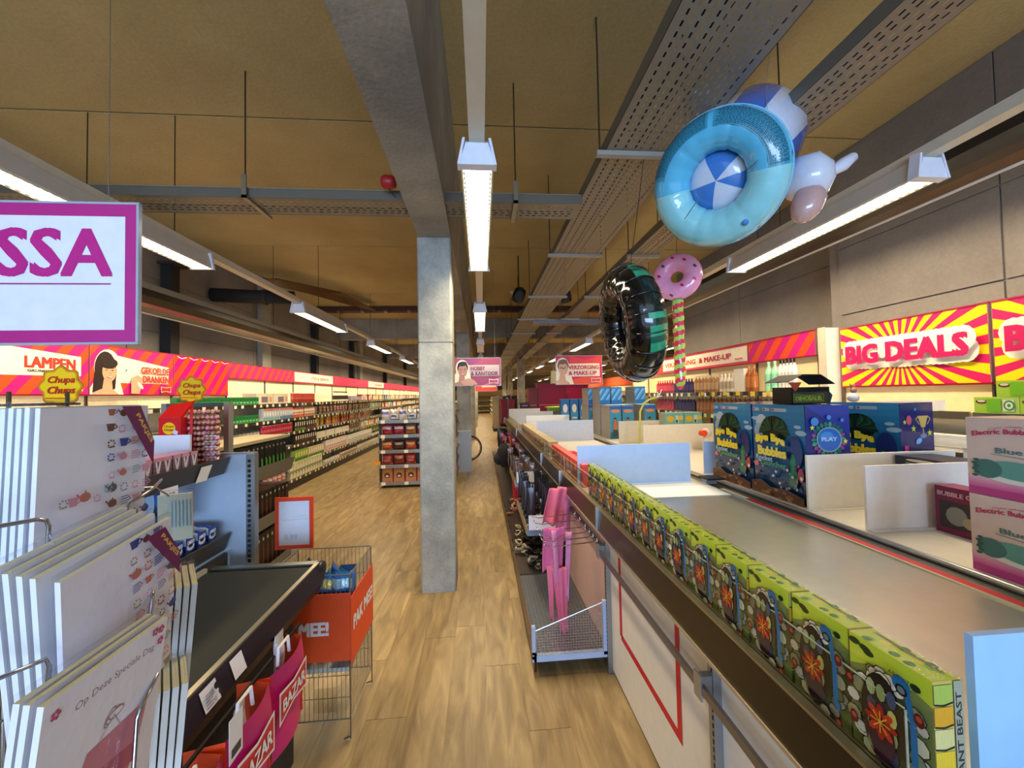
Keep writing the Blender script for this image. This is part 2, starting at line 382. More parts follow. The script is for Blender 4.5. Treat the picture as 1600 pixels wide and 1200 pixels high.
tray('narrower perforated cable tray above the hanging swim float', 1.55, 1.82, 3.0, -.5, 20, 5)
t = thing('cross_cable_tray', 'perforated cable tray crossing the aisle in front of the column', 'cable tray')
obj('perforated_bottom', perforated(-3.2, .74, 2.66, 2.9, 2.955, .05, .034, .026, .012, '7d7564', False), 'semi', t)
for yy in (2.655, 2.897): obj('side_rail', MB().box(-3.2, .74, yy, yy+.004, 2.953, 3.015, '625c50').box(-3.2, .74, yy-.006, yy+.01, 3.012, 3.018, '7d776a'), 'semi', t)
for xx in (-1.55, .25):
    obj('hanger', MB().box(xx, xx+.03, 2.62, 2.94, 2.935, 2.953, 'a49e90').box(xx, xx+.03, 2.62, 2.63, 2.935, 3.09, 'a49e90'), 'metal', t)
    obj('rod', MB().tube([(xx+.015, 2.64, 3.0), (xx+.015, 2.64, CZ)], .005, '5e5648'), 'metal', t)
t = thing('far_cable_tray', 'grey cable tray crossing near the black loudspeakers', 'cable tray')
obj('bottom', perforated(1.0, 2.3, 7.2, 7.45, 2.95, .09, .05, .05, .02, '8f8f92', False), 'metal', t)
obj('side_rail', MB().box(1.0, 3.0, 7.18, 7.184, 2.94, 3.03, '9a9aa0'), 'metal', t)
# loudspeakers, detector, duct
for i, (x, z) in enumerate(((.62, 3.17), (1.36, 3.17))):
    t = thing('loudspeaker', ('black loudspeaker hung on the column side of the wide cable tray', 'black loudspeaker hung on the float side of the wide cable tray')[i], 'loudspeaker', (x, 6.0, z), group='black ceiling loudspeakers')
    obj('housing', MB().lathe([(.03, -.12), (.085, -.10), (.10, 0), (.085, .10), (.03, .13)], '131315', n=14), 'semi', t, rot=(.5, .35*(1 if i == 0 else -1), 0), smooth=True)
    obj('bracket', MB().tube([(0, 0, .1), (0, 0, CZ-z)], .008, '222222'), 'metal', t)
    obj('grille', MB().lathe([(.07, -.006), (.07, .004)], '26262a', n=14), 'matte', t, loc=(0, -.09, -.03), rot=(PI/2+.4, 0, 0))
t = thing('smoke_detector', 'small white round smoke detector under the slab', 'detector', (.70, 8.1, 0))
obj('base', MB().lathe([(.06, CZ-.02), (.06, CZ)], 'ded8cc', n=16), 'semi', t); obj('dome', MB().lathe([(.025, CZ-.06), (.045, CZ-.04), (.05, CZ-.02)], 'ded8cc', n=16), 'semi', t, smooth=True)
t = thing('air_duct', 'black round air duct above the side shelves', 'duct', (-3.2, 6.0, 3.15))
obj('tube', MB().tube([(-.7, -.1, 0), (-.2, 0, 0), (.35, .15, .02)], .10, '15130f', n=12), 'matte', t, smooth=True)
obj('collar', MB().tube([(-.05, .04, 0), (.0, .05, 0)], .115, '221f1a', n=12), 'matte', t)
t = thing('pipe_bundle', 'bundle of thin rusty pipes fanning under the ceiling near the wall', 'pipe')
for k in range(8): obj('pipe', MB().tube([(-3.85+k*.07, 6.6, 3.60), (-3.3+k*.09, 7.6, 3.64), (-2.6+k*.02, 9.2, 3.66)], .016, '6e5540'), 'metal', t)
# thin threaded hanging rods for the lighting rows are part of each row
def lamp_row(x, name_hint, starts, y_end=30, z=2.71, full=True):
    for i, y in enumerate(starts):
        if i == 0: lab = 'strip lamp %s, first of its row' % name_hint
        elif i == 1: lab = 'strip lamp %s, second of its row' % name_hint
        elif i == 2: lab = 'strip lamp %s, third of its row' % name_hint
        else: lab = 'distant strip lamp %s, %s of its row' % (name_hint, ORD[i])
        t = thing('strip_lamp', lab, 'lamp', (x, y, z), group='strip lamps '+name_hint)
        L = 1.52; on = not (x == 0 and i == 2)
        # housing: tapered reflector body
        pts = [(-.08, 0, 0), (.08, 0, 0), (.08, L, 0), (-.08, L, 0), (-.055, 0, .11), (.055, 0, .11), (.055, L, .11), (-.055, L, .11)]
        h = MB()
        for q in ((3, 0, 4, 7), (1, 2, 6, 5), (4, 5, 6, 7)): h.poly([pts[k] for k in q], 'c9c6be')
        obj('housing', h, 'semi', t)
        obj('lens', MB().box(-.071, .071, .02, L-.02, .004, .010, 'ffffff'), LENS if on else 'semi', t)
        g = MB()
        for s in (-1, 1):
            g.box(s*.0755-.0045, s*.0755+.0045, 0, L, -.002, .010, 'ded8c4')
        obj('rim', g, 'semi', t)
        n = 34 if i == 0 else 0
        if n:
            g = MB()
            for k in range(n):
                for s in (-1, 1): g.box(s*.066-.004, s*.066+.004, .03+k*.043, .055+k*.043, .0005, .0038, 'c9b98a')
            obj('louvre', g, 'semi', t, kind='stuff')
        for (ya, yb) in ((-.05, 0), (L, L+.02)):
            e = MB(); w1, w2 = .088, .062
            e.quadbox([(-w1, ya, -.006), (w1, ya, -.006), (w1, yb, -.006), (-w1, yb, -.006), (-w2*.86, ya, .10), (w2*.86, ya, .10), (w2, yb, .14), (-w2, yb, .14)], 'dfe3ee')
            for s in (-1, 1): e.quadbox([(s*w1-.006, ya-.006, -.008), (s*w1+.006, ya-.006, -.008), (s*w1+.006, yb, -.008), (s*w1-.006, yb, -.008), (s*w2-.006, ya, .125), (s*w2+.006, ya, .125), (s*w2+.006, yb, .14), (s*w2-.006, yb, .14)], 'dfe3ee')
            obj('end_cap', e, 'semi', t)
        if on and (y < 34):
            l = bpy.data.lights.new('strip_lamp_light', 'AREA'); l.shape = 'RECTANGLE'; l.size = .14; l.size_y = L-.06; l.energy = LAMP_W*(1 if y < 12 else 1.6); l.color = LAMP_COL; l.spread = 2.5
            lo = bpy.data.objects.new('strip_lamp_light', l); C.objects.link(lo); lo.parent = t; lo.location = (0, L/2, -.004)
    tr = thing('light_track', 'long white mounting rail %s' % name_hint, 'rail', (x, 0, 0))
    obj('rail', MB().box(-.0375, .0375, -1.5, y_end, z+.112, z+.17, 'cfc8b4'), 'semi', tr)
    for yy in [3.09+2.6*k for k in range(-1, 10)]:
        if yy < y_end: obj('rod', MB().tube([(0, yy, z+.16), (0, yy, CZ)], .004, '5a5346'), 'metal', tr)
ST = [1.86+3.24*k for k in range(0, 10)]
lamp_row(-.0, 'over the middle aisle', ST[:10], 35)
lamp_row(-2.31, 'over the aisle by the drinks shelves', ST[:10], 35)
lamp_row(2.40, 'over the toy gondola', ST[:10], 35)
lamp_row(4.9, 'over the far hall', ST[2:10], 35)
lamp_row(7.0, 'at the far side of the hall', ST[2:10], 35)
# wall washers: continuous trough lamps
def washer(x, z, y0, y1, s, label):
    """s = +1: light thrown towards +x"""
    t = thing('wall_washer', label, 'lamp', (x, 0, z))
    prof = [(-.20*s, .10), (-.15*s, .045), (-.07*s, .03), (0, 0), (0, .012), (-.06*s, .045), (-.10*s, .12), (-.13*s, .16), (-.20*s, .16)]
    b = MB(); n = len(prof)
    base = len(b.v)
    for yy in (y0, y1): b.v += [(p[0], yy, p[1]) for p in prof]
    for k in range(n): b.face((k, (k+1) % n, n+(k+1) % n, n+k), '5a5750')
    b.face(range(n)[::-1], '77736a'); b.face(range(n, 2*n), '77736a')
    obj('reflector', b, 'metal', t)
    obj('lip', MB().box(-.004, .004, y0, y1, -.012, .022, 'fff2dc'), 'semi', t)
    obj('tube_lamp', MB().tube([(-.055*s, y0+.05, .075), (-.055*s, y1, .075)], .012, 'ffffff', n=8), LENS, t)
    obj('rail', MB().box(-.19*s-.03, -.19*s+.03, y0, y1, .16, .21, '8a857a'), 'semi', t)
    L = 5.0; yy = y0
    while yy < min(y1, 21):
        l = bpy.data.lights.new('wash_light', 'AREA'); l.shape = 'RECTANGLE'; l.size = .05; l.size_y = L*.96; l.energy = WASH_W*L/2.4; l.color = LAMP_COL; l.spread = 1.9
        lo = bpy.data.objects.new('wash_light', l); C.objects.link(lo); lo.parent = t; lo.location = (.02*s, yy+L/2, .03); lo.rotation_euler = (0, (-.62*s), 0)
        yy += L
    for yy in [3.09+2.6*k for k in range(0, 7)]:
        if yy < y1: obj('rod', MB().tube([(-.19*s, yy, .2), (-.19*s, yy, CZ-z)], .004, '5a5346'), 'metal', t)
washer(-3.12, 2.44, .8, 26, -1, 'long grey trough lamp washing the drinks wall')
washer(2.80, 2.75, -.5, 6.6, 1, 'long grey trough lamp washing the yellow deal signs')
# ================================================================ PRODUCT SHAPES
def m_can(r, h, c, band='d8d8d8', n=12):
    return MB().lathe([(r*.8, 0, 'b8b8b8'), (r, .008, c), (r, h*.35, band), (r, h*.6, c), (r, h-.012, 'b8b8b8'), (r*.82, h, 'c8c8c8')], c, n=n).mesh('can', 'foil', True)
def m_bottle(r, h, c, cap='222222', lab=None, n=12):
    return MB().lathe([(r*.9, 0, c), (r, .01, c), (r, h*.18, lab or c), (r, h*.58, c), (r*.92, h*.68), (r*.36, h*.82), (r*.34, h*.86, cap), (r*.36, h*.99), (r*.3, h)], c, n=n).mesh('bottle', 'gloss', True)
def m_jar(r, h, c, cap='c8b070'):
    return MB().lathe([(r*.9, 0, c), (r, .01, c), (r, h*.2, 'e8e0d0'), (r, h*.55, c), (r, h*.74), (r*.85, h*.8, cap), (r*.88, h*.98), (r*.8, h)], c, n=12).mesh('jar', 'gloss', True)
def m_box(w, d, h, c, c2=None, c3=None, face='x', name='box', mat='semi', art=None):
    """carton w along y, d along x, h high; front faces +x (or -x) with a printed panel"""
    b = MB().box(-d/2, d/2, -w/2, w/2, 0, h, c, {1: c3 or c})
    s = 1 if face == 'x' else -1
    p = Print(b, (s*d/2, -s*w/2, 0), (0, s, 0), (0, 0, 1), .0006)
    if c2:
        p.rect(w*.06, h*.05, w*.94, h*.55, c2); p.ell(w*.5, h*.66, w*.30, h*.16, c3 or 'f4f0e4', 10)
        p.rect(w*.2, h*.28, w*.8, h*.34, 'f4f0e4')
    if art: art(p, w, h)
    return b.mesh(name, mat)
def m_bag(w, h, d, c, c2='f4eee0', c3=None, mat='foil', seed=0, name='bag'):
    """filled pillow bag, width along y, thickness along x, crimped top and bottom"""
    rr = random.Random(seed)
    def fn(u, v):
        a = 2*PI*u; t = math.sin(PI*min(max((v-.06)/.88, 0), 1))**.55 if .06 < v < .94 else 0
        cy = math.cos(a); sx = math.sin(a); e = (abs(cy)**.7)*(1 if cy > 0 else -1)
        return (sx*d/2*t+(.001*sx), e*w/2*(1-.06*t)+.003*math.sin(9*v+seed), v*h+.006*math.sin(4*a+seed)*t)
    def col(u, v):
        if v < .07 or v > .90: return c3 or c
        f = u < .5
        if f and .12 < u < .38 and .45 < v < .72: return c2
        if f and .16 < u < .34 and .18 < v < .38: return c3 or c2
        return c
    return MB().grid(fn, 16, 12, col, wu=True).mesh(name, mat, True)
def row(name, me, pts, label, cat, group=None, rz=0):
    for i, p in enumerate(pts):
        o = bpy.data.objects.new(name, me); C.objects.link(o); o.location = p; o.rotation_euler = (0, 0, rz+R.uniform(-.03, .03))
        lab = label
        if 1 < len(pts) <= 20 and len(label.split()) <= 11: lab = label+', %s from the shop front' % ORD[i]
        tag(o, lab, cat, group if group else (label if len(pts) > 1 else None))
def line_y(x, y0, y1, z, pitch, depth=1, dx=-.09):
    n = max(1, int(round((y1-y0)/pitch))); return [(x+k*dx, y0+(i+.5)*(y1-y0)/n, z) for i in range(n) for k in range(depth)]

# ================================================================ DRINKS WALL (left)
SZ = [.19, .46, .78, 1.02, 1.265, 1.53]
XF = -3.35
def shelf_unit(y0, y1, label, zs, parent_name='shelving_unit', xb=-3.72, xf=XF, top=2.0, back='ece0bc', s=1, grp=None, tags=True, lipc='6a675f'):
    """s=+1: open towards +x"""
    t = thing(parent_name, label, 'shelving', (0, 0, 0), group=grp)
    obj('back_panel', MB().box(min(xb, xb-s*.02), max(xb, xb-s*.02), y0+.004, y1-.004, .1, top, back), 'matte', t)
    for yy in (y0, y1-.012): obj('upright', MB().box(min(xb, xb+s*.012), max(xb, xb+s*.012), yy+.001, yy+.011, 0, top, '6f6a60'), 'metal', t)
    a, b_ = sorted((xb+s*.003, xf-s*.002))
    for i, z in enumerate(zs):
        fx = xf-(0.06*s if i == len(zs)-1 else 0)-(.03*s*(i in (2, 3, 4)))
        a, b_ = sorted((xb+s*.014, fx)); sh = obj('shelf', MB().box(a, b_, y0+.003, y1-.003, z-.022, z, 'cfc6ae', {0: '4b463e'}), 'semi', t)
        a, b_ = sorted((fx, fx+s*.012)); obj('label_strip', MB().box(a, b_, y0+.003, y1-.003, z-.042, z+.006, lipc, {1: 'd0c8b0'}), 'metal', sh)
        if tags:
            b = MB()
            for k in range(5):
                yy = y0+.05+R.uniform(0, .08)+k*(y1-y0-.1)/5; a, b_ = sorted((fx+s*.0125, fx+s*.0145)); b.box(a, b_, yy, yy+.055, z-.046, z-.004, R.choice(['f2ecd8', 'f5e6a0', 'ffffff', 'f0dfa0']))
            obj('price_tags', b, 'semi', sh, kind='stuff')
    a, b_ = sorted((xb, xf-s*.03)); obj('plinth', MB().box(a, b_, y0+.003, y1-.003, 0, zs[0]-.042, '2b2622'), 'semi', t)
    return t
def stripes(p, w, h): p.clip_stripes(0, 0, w, h, ['c81478', 'e24a1c'], .10, h*.8)
def bowlogo(p, x, y, w, h, txt='BAZAR', red='d81e2c', bg=None):
    """bow-shaped outlined logo plate with the shop's lettering"""
    o = [(x, y), (x+w*.5, y+h*.16), (x+w, y), (x+w, y+h), (x+w*.5, y+h*.84), (x, y+h)]
    i = [(x+w*.04, y+h*.09), (x+w*.5, y+h*.24), (x+w*.96, y+h*.09), (x+w*.96, y+h*.91), (x+w*.5, y+h*.76), (x+w*.04, y+h*.91)]
    p.poly(o, 'f6eee6'); p.poly(i, red if bg is None else bg)
    p.text(txt, x+w*.09, y+h*.31, x+w*.91, y+h*.69, 'f6eee6' if bg is None else 'd81e2c', .03)
def person_face(p, x, y, s, hair='2a1c18', skin='d9a482', top='b8b0a8', long=True, outline=True):
    if outline:
        p.ell(x+s*.03, y+s*.53, s*(.37 if long else .27), s*(.49 if long else .36), 'f4ead2', 20); p.poly([(x-s*.2, y+s*.4), (x-s*.5, y-s*.1), (x-s*.5, y-s*.28), (x+s*.5, y-s*.28), (x+s*.3, y+s*.4)], 'f4ead2')
    if long: p.ell(x-s*.04, y+s*.50, s*.29, s*.46, hair, 18); p.poly([(x-s*.32, y+s*.5), (x-s*.38, y-s*.1), (x-s*.1, y-s*.15), (x+s*.22, y+s*.0), (x+s*.26, y+s*.5)], hair)
    p.poly([(x-s*.09, y+s*.25), (x+s*.12, y+s*.22), (x+s*.15, y-.02*s), (x+s*.30, y-s*.12), (x+s*.36, y-s*.28), (x-s*.45, y-s*.28), (x-s*.36, y-s*.1), (x-s*.13, y)], skin)
    p.poly([(x-s*.30, y-s*.12), (x-s*.1, y-s*.16), (x+s*.12, y-s*.28), (x-s*.42, y-s*.28)], top)
    if not long: p.ell(x+s*.045, y+s*.56, s*.225, s*.25, hair, 20)
    p.ell(x+s*.05, y+s*.44, s*.19, s*.26, skin, 20)
    p.ell(x+s*.04, y+s*(.655 if long else .72), s*(.24 if long else .19), s*(.14 if long else .10), hair, 14, .1)
    for q in (-.03, .13):
        p.ell(x+s*q, y+s*.48, s*.03, s*.014, '2a1c18', 8); p.line([(x+s*(q-.04), y+s*.53), (x+s*(q+.035), y+s*.535)], s*.012, hair)
    p.line([(x+s*.06, y+s*.47), (x+s*.075, y+s*.38), (x+s*.05, y+s*.37)], s*.01, 'b87e62')
    p.ell(x+s*.06, y+s*.31, s*.075, s*.035, 'b0504a', 10, 0, PI, 2*PI); p.rect(x+s*.005, y+s*.293, x+s*.115, y+s*.308, 'f6f2ee')
def fascia(y0, y1, z0, z1, label, art, x=-3.69, s=1, name='fascia_sign', group=None, film=False):
    t = thing(name, label, 'sign', (x, y0, z0), group=group); W, H = y1-y0-.01, z1-z0
    obj('board', MB().box(*sorted((-s*.015, 0)), .005, y1-y0-.005, 0, H, 'd02468'), 'semi', t)
    b = MB(); p = Print(b, (0, .005 if s > 0 else y1-y0-.005, 0), (0, s, 0), (0, 0, 1), .0008); p.b = (0, 0, W, H); art(p, W, H)
    obj('printed_face', b, 'gloss' if film else 'semi', t)
    obj('frame', MB().box(*sorted((-s*.016, s*.006)), 0, y1-y0, -.012, .0, 'c23a48').box(*sorted((-s*.016, s*.006)), 0, y1-y0, H, H+.01, 'e0557a').box(*sorted((-s*.016, s*.004)), 0, .006, 0, H, 'c8a0a8'), 'metal', t)
    return t
def art_gekoelde(p, w, h):
    stripes(p, w, h); p.poly([(w*.25, h*.25), (w*.93, h*.25), (w*.93, h*.66), (w*.30, h*.82), (w*.22, h*.82)], 'f6ecd0')
    person_face(p, w*.17, h*.12, h*.80)
    p.text('GEKOELDE', w*.54, h*.47, w*.92, h*.63, 'd83a2c', .03); p.text('DRANKEN', w*.56, h*.27, w*.92, h*.43, 'd83a2c', .035)
    p.poly([(w*.42, h*.02), (w*.52, h*.02), (w*.56, h*.36), (w*.50, h*.44), (w*.42, h*.36)], 'd9a482'); p.ell(w*.53, h*.2, w*.05, h*.04, 'd8f0e8', 10, -.8); p.ell(w*.36, h*.52, w*.015, h*.03, '58a0c0', 8)
    bowlogo(p, w*.80, h*.05, w*.14, h*.14, 'BAZAR', bg='e0402c')
def art_lampen(p, w, h):
    stripes(p, w, h); p.poly([(0, h*.3), (w*.93, h*.35), (w*.93, h*.72), (0, h*.85)], 'f6ecd0')
    p.ell(w*.12, h*.92, w*.34, h*.16, '8c9096', 16); p.poly([(w*.0, h*.3), (w*.12, h*.8), (w*.25, h*.9), (w*.1, h*.45), (w*.02, h*.05), (0, 0)], 'a87050')
    p.text('LAMPEN', w*.48, h*.46, w*.88, h*.66, 'd83a2c', .04); p.text('GRUNDIG', w*.50, h*.39, w*.69, h*.435, '3a3a3a', .03); p.text('PHILIPS', w*.74, h*.39, w*.88, h*.43, '5aa0c8', .03)
    bowlogo(p, w*.80, h*.06, w*.14, h*.15, 'BAZAR', bg='e0402c')
def art_wrapped(p, w, h):
    stripes(p, w, h)
    for k in range(5): p.line([(w*(.05+.2*k), h*.98), (w*(.12+.2*k), h*.93), (w*(.2+.2*k), h*.97)], .008, 'fbe6e6')
fascia(2.93, 3.93, 1.685, 2.165, 'large header sign reading LAMPEN', art_lampen)
fascia(3.93, 4.93, 1.685, 2.165, 'large header sign GEKOELDE DRANKEN with smiling dark-haired woman', art_gekoelde)
fascia(4.93, 5.93, 1.685, 2.165, 'large header sign with plain magenta and orange bands behind crinkled film', art_wrapped, film=True)
def art_stripe(p, w, h): stripes(p, w, h)
def art_words(txt):
    def f(p, w, h):
        p.rect(0, 0, w, h, 'e04a50'); p.rect(.01, h*.10, w-.01, h*.95, 'f6e8cc'); p.text(txt, w*.38, h*.36, w*.86, h*.66, 'd8403a', .03)
    return f
seg = [(5.93, 7.93, 'striped header sign right beside the film-covered one', art_stripe), (7.93, 9.93, 'cream header sign reading ETEN & DRINKEN', art_words('ETEN & DRINKEN')),
       (9.93, 12.93, 'striped header between the two cream lettered headers of the drinks wall', art_stripe), (12.93, 14.93, 'cream header sign reading ETEN at the far part of the drinks wall', art_words('ETEN & DRINKEN'))]
for a, b, lab, ar in seg: fascia(a, b, 1.935, 2.155, lab, ar)
for k, y in enumerate((14.93, 17.93, 20.93, 23.93)): fascia(y, y+3, 1.935, 2.155, 'distant striped header on the drinks wall, %s past the last cream one' % ORD[k], art_stripe)
for k in range(0, 22):
    y0 = 2.93+k
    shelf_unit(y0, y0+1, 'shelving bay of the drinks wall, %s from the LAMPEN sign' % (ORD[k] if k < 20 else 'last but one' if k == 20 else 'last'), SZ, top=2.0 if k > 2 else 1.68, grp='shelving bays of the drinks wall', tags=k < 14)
G = 'drinks wall goods'
# top shelf 1.45
def W(name, me, y0, y1, z, pitch, label, cat, x=-3.44, depth=1, dx=-.09): row(name, me, line_y(x, y0+.3, y1+.3, z+.002, pitch, depth, dx), label, cat, label)
GREENB = m_box(.075, .06, .11, '1f7a3c', '2f9a50', '165a2c')
W('green_carton', GREENB, 4.3, 5.9, SZ[5], .082, 'small green carton in the long row behind the lollipop sign', 'carton')
W('green_carton', GREENB, 5.15, 5.85, SZ[4], .082, 'small green carton in the row one shelf below the top green row', 'carton', -3.42)
W('coffee_pot_jar', m_jar(.038, .12, '9a9890', '484440'), 5.2, 5.9, SZ[3], .09, 'glass jar with dark lid beside the row of red cans', 'jar', -3.42)
def art_case(p, w, h): p.rect(w*.05, h*.08, w*.55, h*.9, 'd8ccb8'); p.rect(w*.30, h*.15, w*.68, h*.7, '7a6a78'); p.rect(w*.78, h*.2, w*.92, h*.7, 'c89a6a')
row('shelf_case', m_box(.48, .2, .17, 'cfc4b0', art=art_case, name='case'), [(-3.55, 6.44, SZ[5]+.002), (-3.55, 6.94, SZ[5]+.002)], 'long beige retail case with dark photo print on the top drinks shelf', 'box', 'beige retail cases')
W('spray_can', m_can(.03, .19, 'c8483a', 'd86a58'), 6.98, 7.92, SZ[5], .068, 'tall red and silver can on the top shelf of the drinks wall', 'can')
row('white_case', m_box(.82, .22, .19, 'efe6c8', name='case'), [(-3.57, 8.72, SZ[5]+.002)], 'plain cream carton tray on the top shelf next to red and silver cans', 'box', None)
W('oil_bottle', m_bottle(.032, .24, 'e8e0c8', '2a2620', '3a342c'), 8.95, 9.9, SZ[5], .08, 'cream bottle with dark label on the top drinks shelf', 'bottle')
W('purple_tin', m_box(.09, .07, .12, '8a7aa0', 'b8a8c8'), 10.05, 10.9, SZ[5], .10, 'mauve tin on the top shelf past the cream bottles', 'tin')
# shelf 1.18
def art_milk(c):
    def f(p, w, h): p.rect(0, h*.0, w, h*.3, c); p.rect(0, h*.82, w, h, 'c8746a'); p.rect(w*.2, h*.4, w*.8, h*.7, 'e8e8ea')
    return f
W('milk_carton', m_box(.072, .07, .19, 'c8ccd0', art=art_milk('7fb0b4')), 5.97, 6.45, SZ[4], .076, 'pale carton with teal foot and red top on the second drinks shelf', 'carton', -3.42)
W('milk_carton', m_box(.072, .07, .19, 'c4ccd8', art=art_milk('5a80b0')), 6.47, 6.92, SZ[4], .076, 'pale carton with blue foot on the second drinks shelf', 'carton', -3.42)
W('crisp_bag', m_bag(.11, .17, .05, 'd83a2a', 'f4e8d0', seed=1), 6.98, 7.42, SZ[4], .09, 'small red snack bag on the second drinks shelf', 'bag', -3.44)
W('crisp_bag', m_bag(.11, .18, .05, 'b8683a', 'f8f0dc', seed=2), 7.46, 7.92, SZ[4], .09, 'brown and white snack bag beside the small red snack bags', 'bag', -3.44)
# shelf .94
W('soda_can', m_can(.033, .17, 'c02440', 'd86a78'), 5.95, 6.93, SZ[3], .07, 'red drink can in the row over the green-tipped packs', 'can', -3.42)
def art_dark(c):
    def f(p, w, h): p.rect(w*.3, h*.5, w*.7, h*.92, 'f0e8d8'); p.rect(w*.05, h*.05, w*.95, h*.28, c); p.rect(w*.1, h*.3, w*.5, h*.5, '6a4a30')
    return f
W('tea_carton', m_box(.085, .07, .17, '26241c', art=art_dark('5a8a2c')), 6.98, 7.42, SZ[3], .09, 'black carton with white figure and green foot', 'carton', -3.42)
W('tea_carton', m_box(.085, .07, .17, '2c201c', art=art_dark('6a3a30')), 7.44, 7.92, SZ[3], .09, 'black carton with white figure and brown foot', 'carton', -3.42)
# shelf .69
W('coffee_carton', m_box(.085, .07, .16, '1e1a18', art=art_dark('3a2a20')), 6.95, 7.85, SZ[2], .09, 'black coffee carton with cream stripe on the lower shelf', 'carton', -3.40)
for k, yy in enumerate((8.45, 8.95, 9.45, 9.95)):
    row('white_tray_box', m_box(.46, .26, .13, 'dcd4c0', name='case') if k == 0 else bpy.data.meshes['case.003'] if 'case.003' in bpy.data.meshes else m_box(.46, .26, .13, 'dcd4c0', name='case'), [(-3.52, yy, SZ[2]+.002)], 'plain off-white tray box on the shelf past the black coffee cartons', 'box', 'off-white tray boxes')
# shelf .40
def art_lime(c):
    def f(p, w, h): p.rect(0, 0, w, h*.3, '4a6a20'); p.rect(w*.15, h*.4, w*.85, h*.85, c)
    return f
W('lime_carton', m_box(.10, .08, .20, '8aa03a', art=art_lime('c8d880')), 6.93, 7.45, SZ[1], .105, 'lime green carton on the second shelf from the floor', 'carton', -3.40)
W('cream_carton', m_box(.10, .08, .19, 'c8b890', art=art_lime('e8dcc0')), 7.47, 8.2, SZ[1], .105, 'cream carton beside the lime green ones', 'carton', -3.40)
W('rose_carton', m_box(.12, .08, .22, 'dccac0', 'c89a90', 'f0e8e0'), 8.3, 9.6, SZ[1], .13, 'white and rose packet on the second shelf from the floor', 'packet', -3.40)
W('white_carton', m_box(.12, .08, .2, 'e0dcd0', 'b0a8a0', 'f0ece0'), 9.7, 11.8, SZ[1], .14, 'white packet past the white and rose ones', 'packet', -3.40)
# base shelf
for zz, c in ((SZ[0], '8f8a70'), (SZ[0]+.14, 'b8b890')):
    W('cream_pack', m_box(.11, .09, .135, c, 'e0d8b8', 'd8e0a8'), 6.7, 8.05, zz, .115, ('grey-green pack in the lower layer at the foot of the drinks wall' if zz < .2 else 'cream pack stacked in the upper layer at the foot of the drinks wall'), 'pack', -3.38)
W('red_foil_bag', m_bag(.13, .2, .07, 'b85a60', 'e8c8c0', seed=5), 5.95, 6.65, SZ[0], .14, 'dull red foil bag at the foot of the drinks wall', 'bag', -3.40)
W('flour_bag', m_bag(.14, .13, .11, '8a5a4a', 'e0c8b0', seed=6), 9.2, 10.4, SZ[0], .16, 'brown bag lying on the bottom shelf of the drinks wall', 'bag', -3.42)
W('pale_packet', m_bag(.16, .15, .10, 'c8b8a8', 'e8dcc8', seed=8), 10.5, 14, SZ[0], .2, 'pale packet along the bottom shelf of the drinks wall', 'packet', -3.42)
W('tray_pack', m_box(.13, .1, .09, 'd8d4c4', 'a8a090'), 8.2, 9.1, SZ[0], .15, 'low white pack on the bottom shelf past the cream stacks', 'pack', -3.40)
# pegs with hanging bags from y = 8
cols = [('3a2a2c', 'c8907a'), ('6a2a34', 'd8b0a0'), ('4a3a2a', 'b89a70'), ('e0b820', 'f0e060'), ('e07020', 'f0c040'), ('c83a24', 'f0a040'), ('b8683c', 'e8c8a0'), ('8a5a3a', 'd8c0a0'), ('7a9a5a', 'e8e8c8'), ('8aa880', 'f0f0e0'), ('a8b83a', '3a7a4a')]
bags = [m_bag(.15, .2, .035, a, b, seed=i, name='hanging_bag') for i, (a, b) in enumerate(cols)]
def hang(ci, y0, y1, z, lab, n=None):
    n = n or int((y1-y0)/.17)
    for i in range(n):
        t = thing('hanging_bag', lab, 'bag', (-3.48+R.uniform(-.01, .02), .3+y0+(i+.5)*(y1-y0)/n, z+.08-.2), group=lab)
        o = bpy.data.objects.new('bag', bags[ci]); C.objects.link(o); o.parent = t
        obj('hook', HOOK, parent=t, loc=(0, 0, .19))
HOOK = MB().tube([(-.20, 0, .012), (.05, 0, .004), (.065, 0, .018)], .003, 'c8c8c8').mesh('hook', 'chrome')
hang(0, 7.98, 9.0, 1.40, 'dark bag of sweets hanging on a peg under the top drinks shelf')
hang(1, 9.0, 10, 1.40, 'wine red bag of sweets hanging on a peg under the top drinks shelf')
hang(2, 10, 12, 1.40, 'brown bag hanging on a peg under the top drinks shelf')
hang(3, 8.05, 8.55, 1.16, 'yellow bag hanging on a peg of the drinks wall')
hang(4, 8.55, 9.3, 1.16, 'orange bag hanging on a peg of the drinks wall')
hang(5, 9.3, 10.1, 1.16, 'red-orange bag hanging on a peg of the drinks wall')
hang(6, 10.1, 12, 1.16, 'tan bag hanging on a peg of the drinks wall')
hang(7, 10.1, 12, .92, 'brown bag hanging low on a peg of the drinks wall')
hang(8, 12, 13.5, .92, 'green and white bag hanging on a peg of the drinks wall')
hang(10, 12, 13.5, .68, 'yellow-green bag hanging lowest on a peg of the drinks wall')
hang(9, 12, 13.5, 1.40, 'pale green bag hanging high on a peg of the drinks wall')
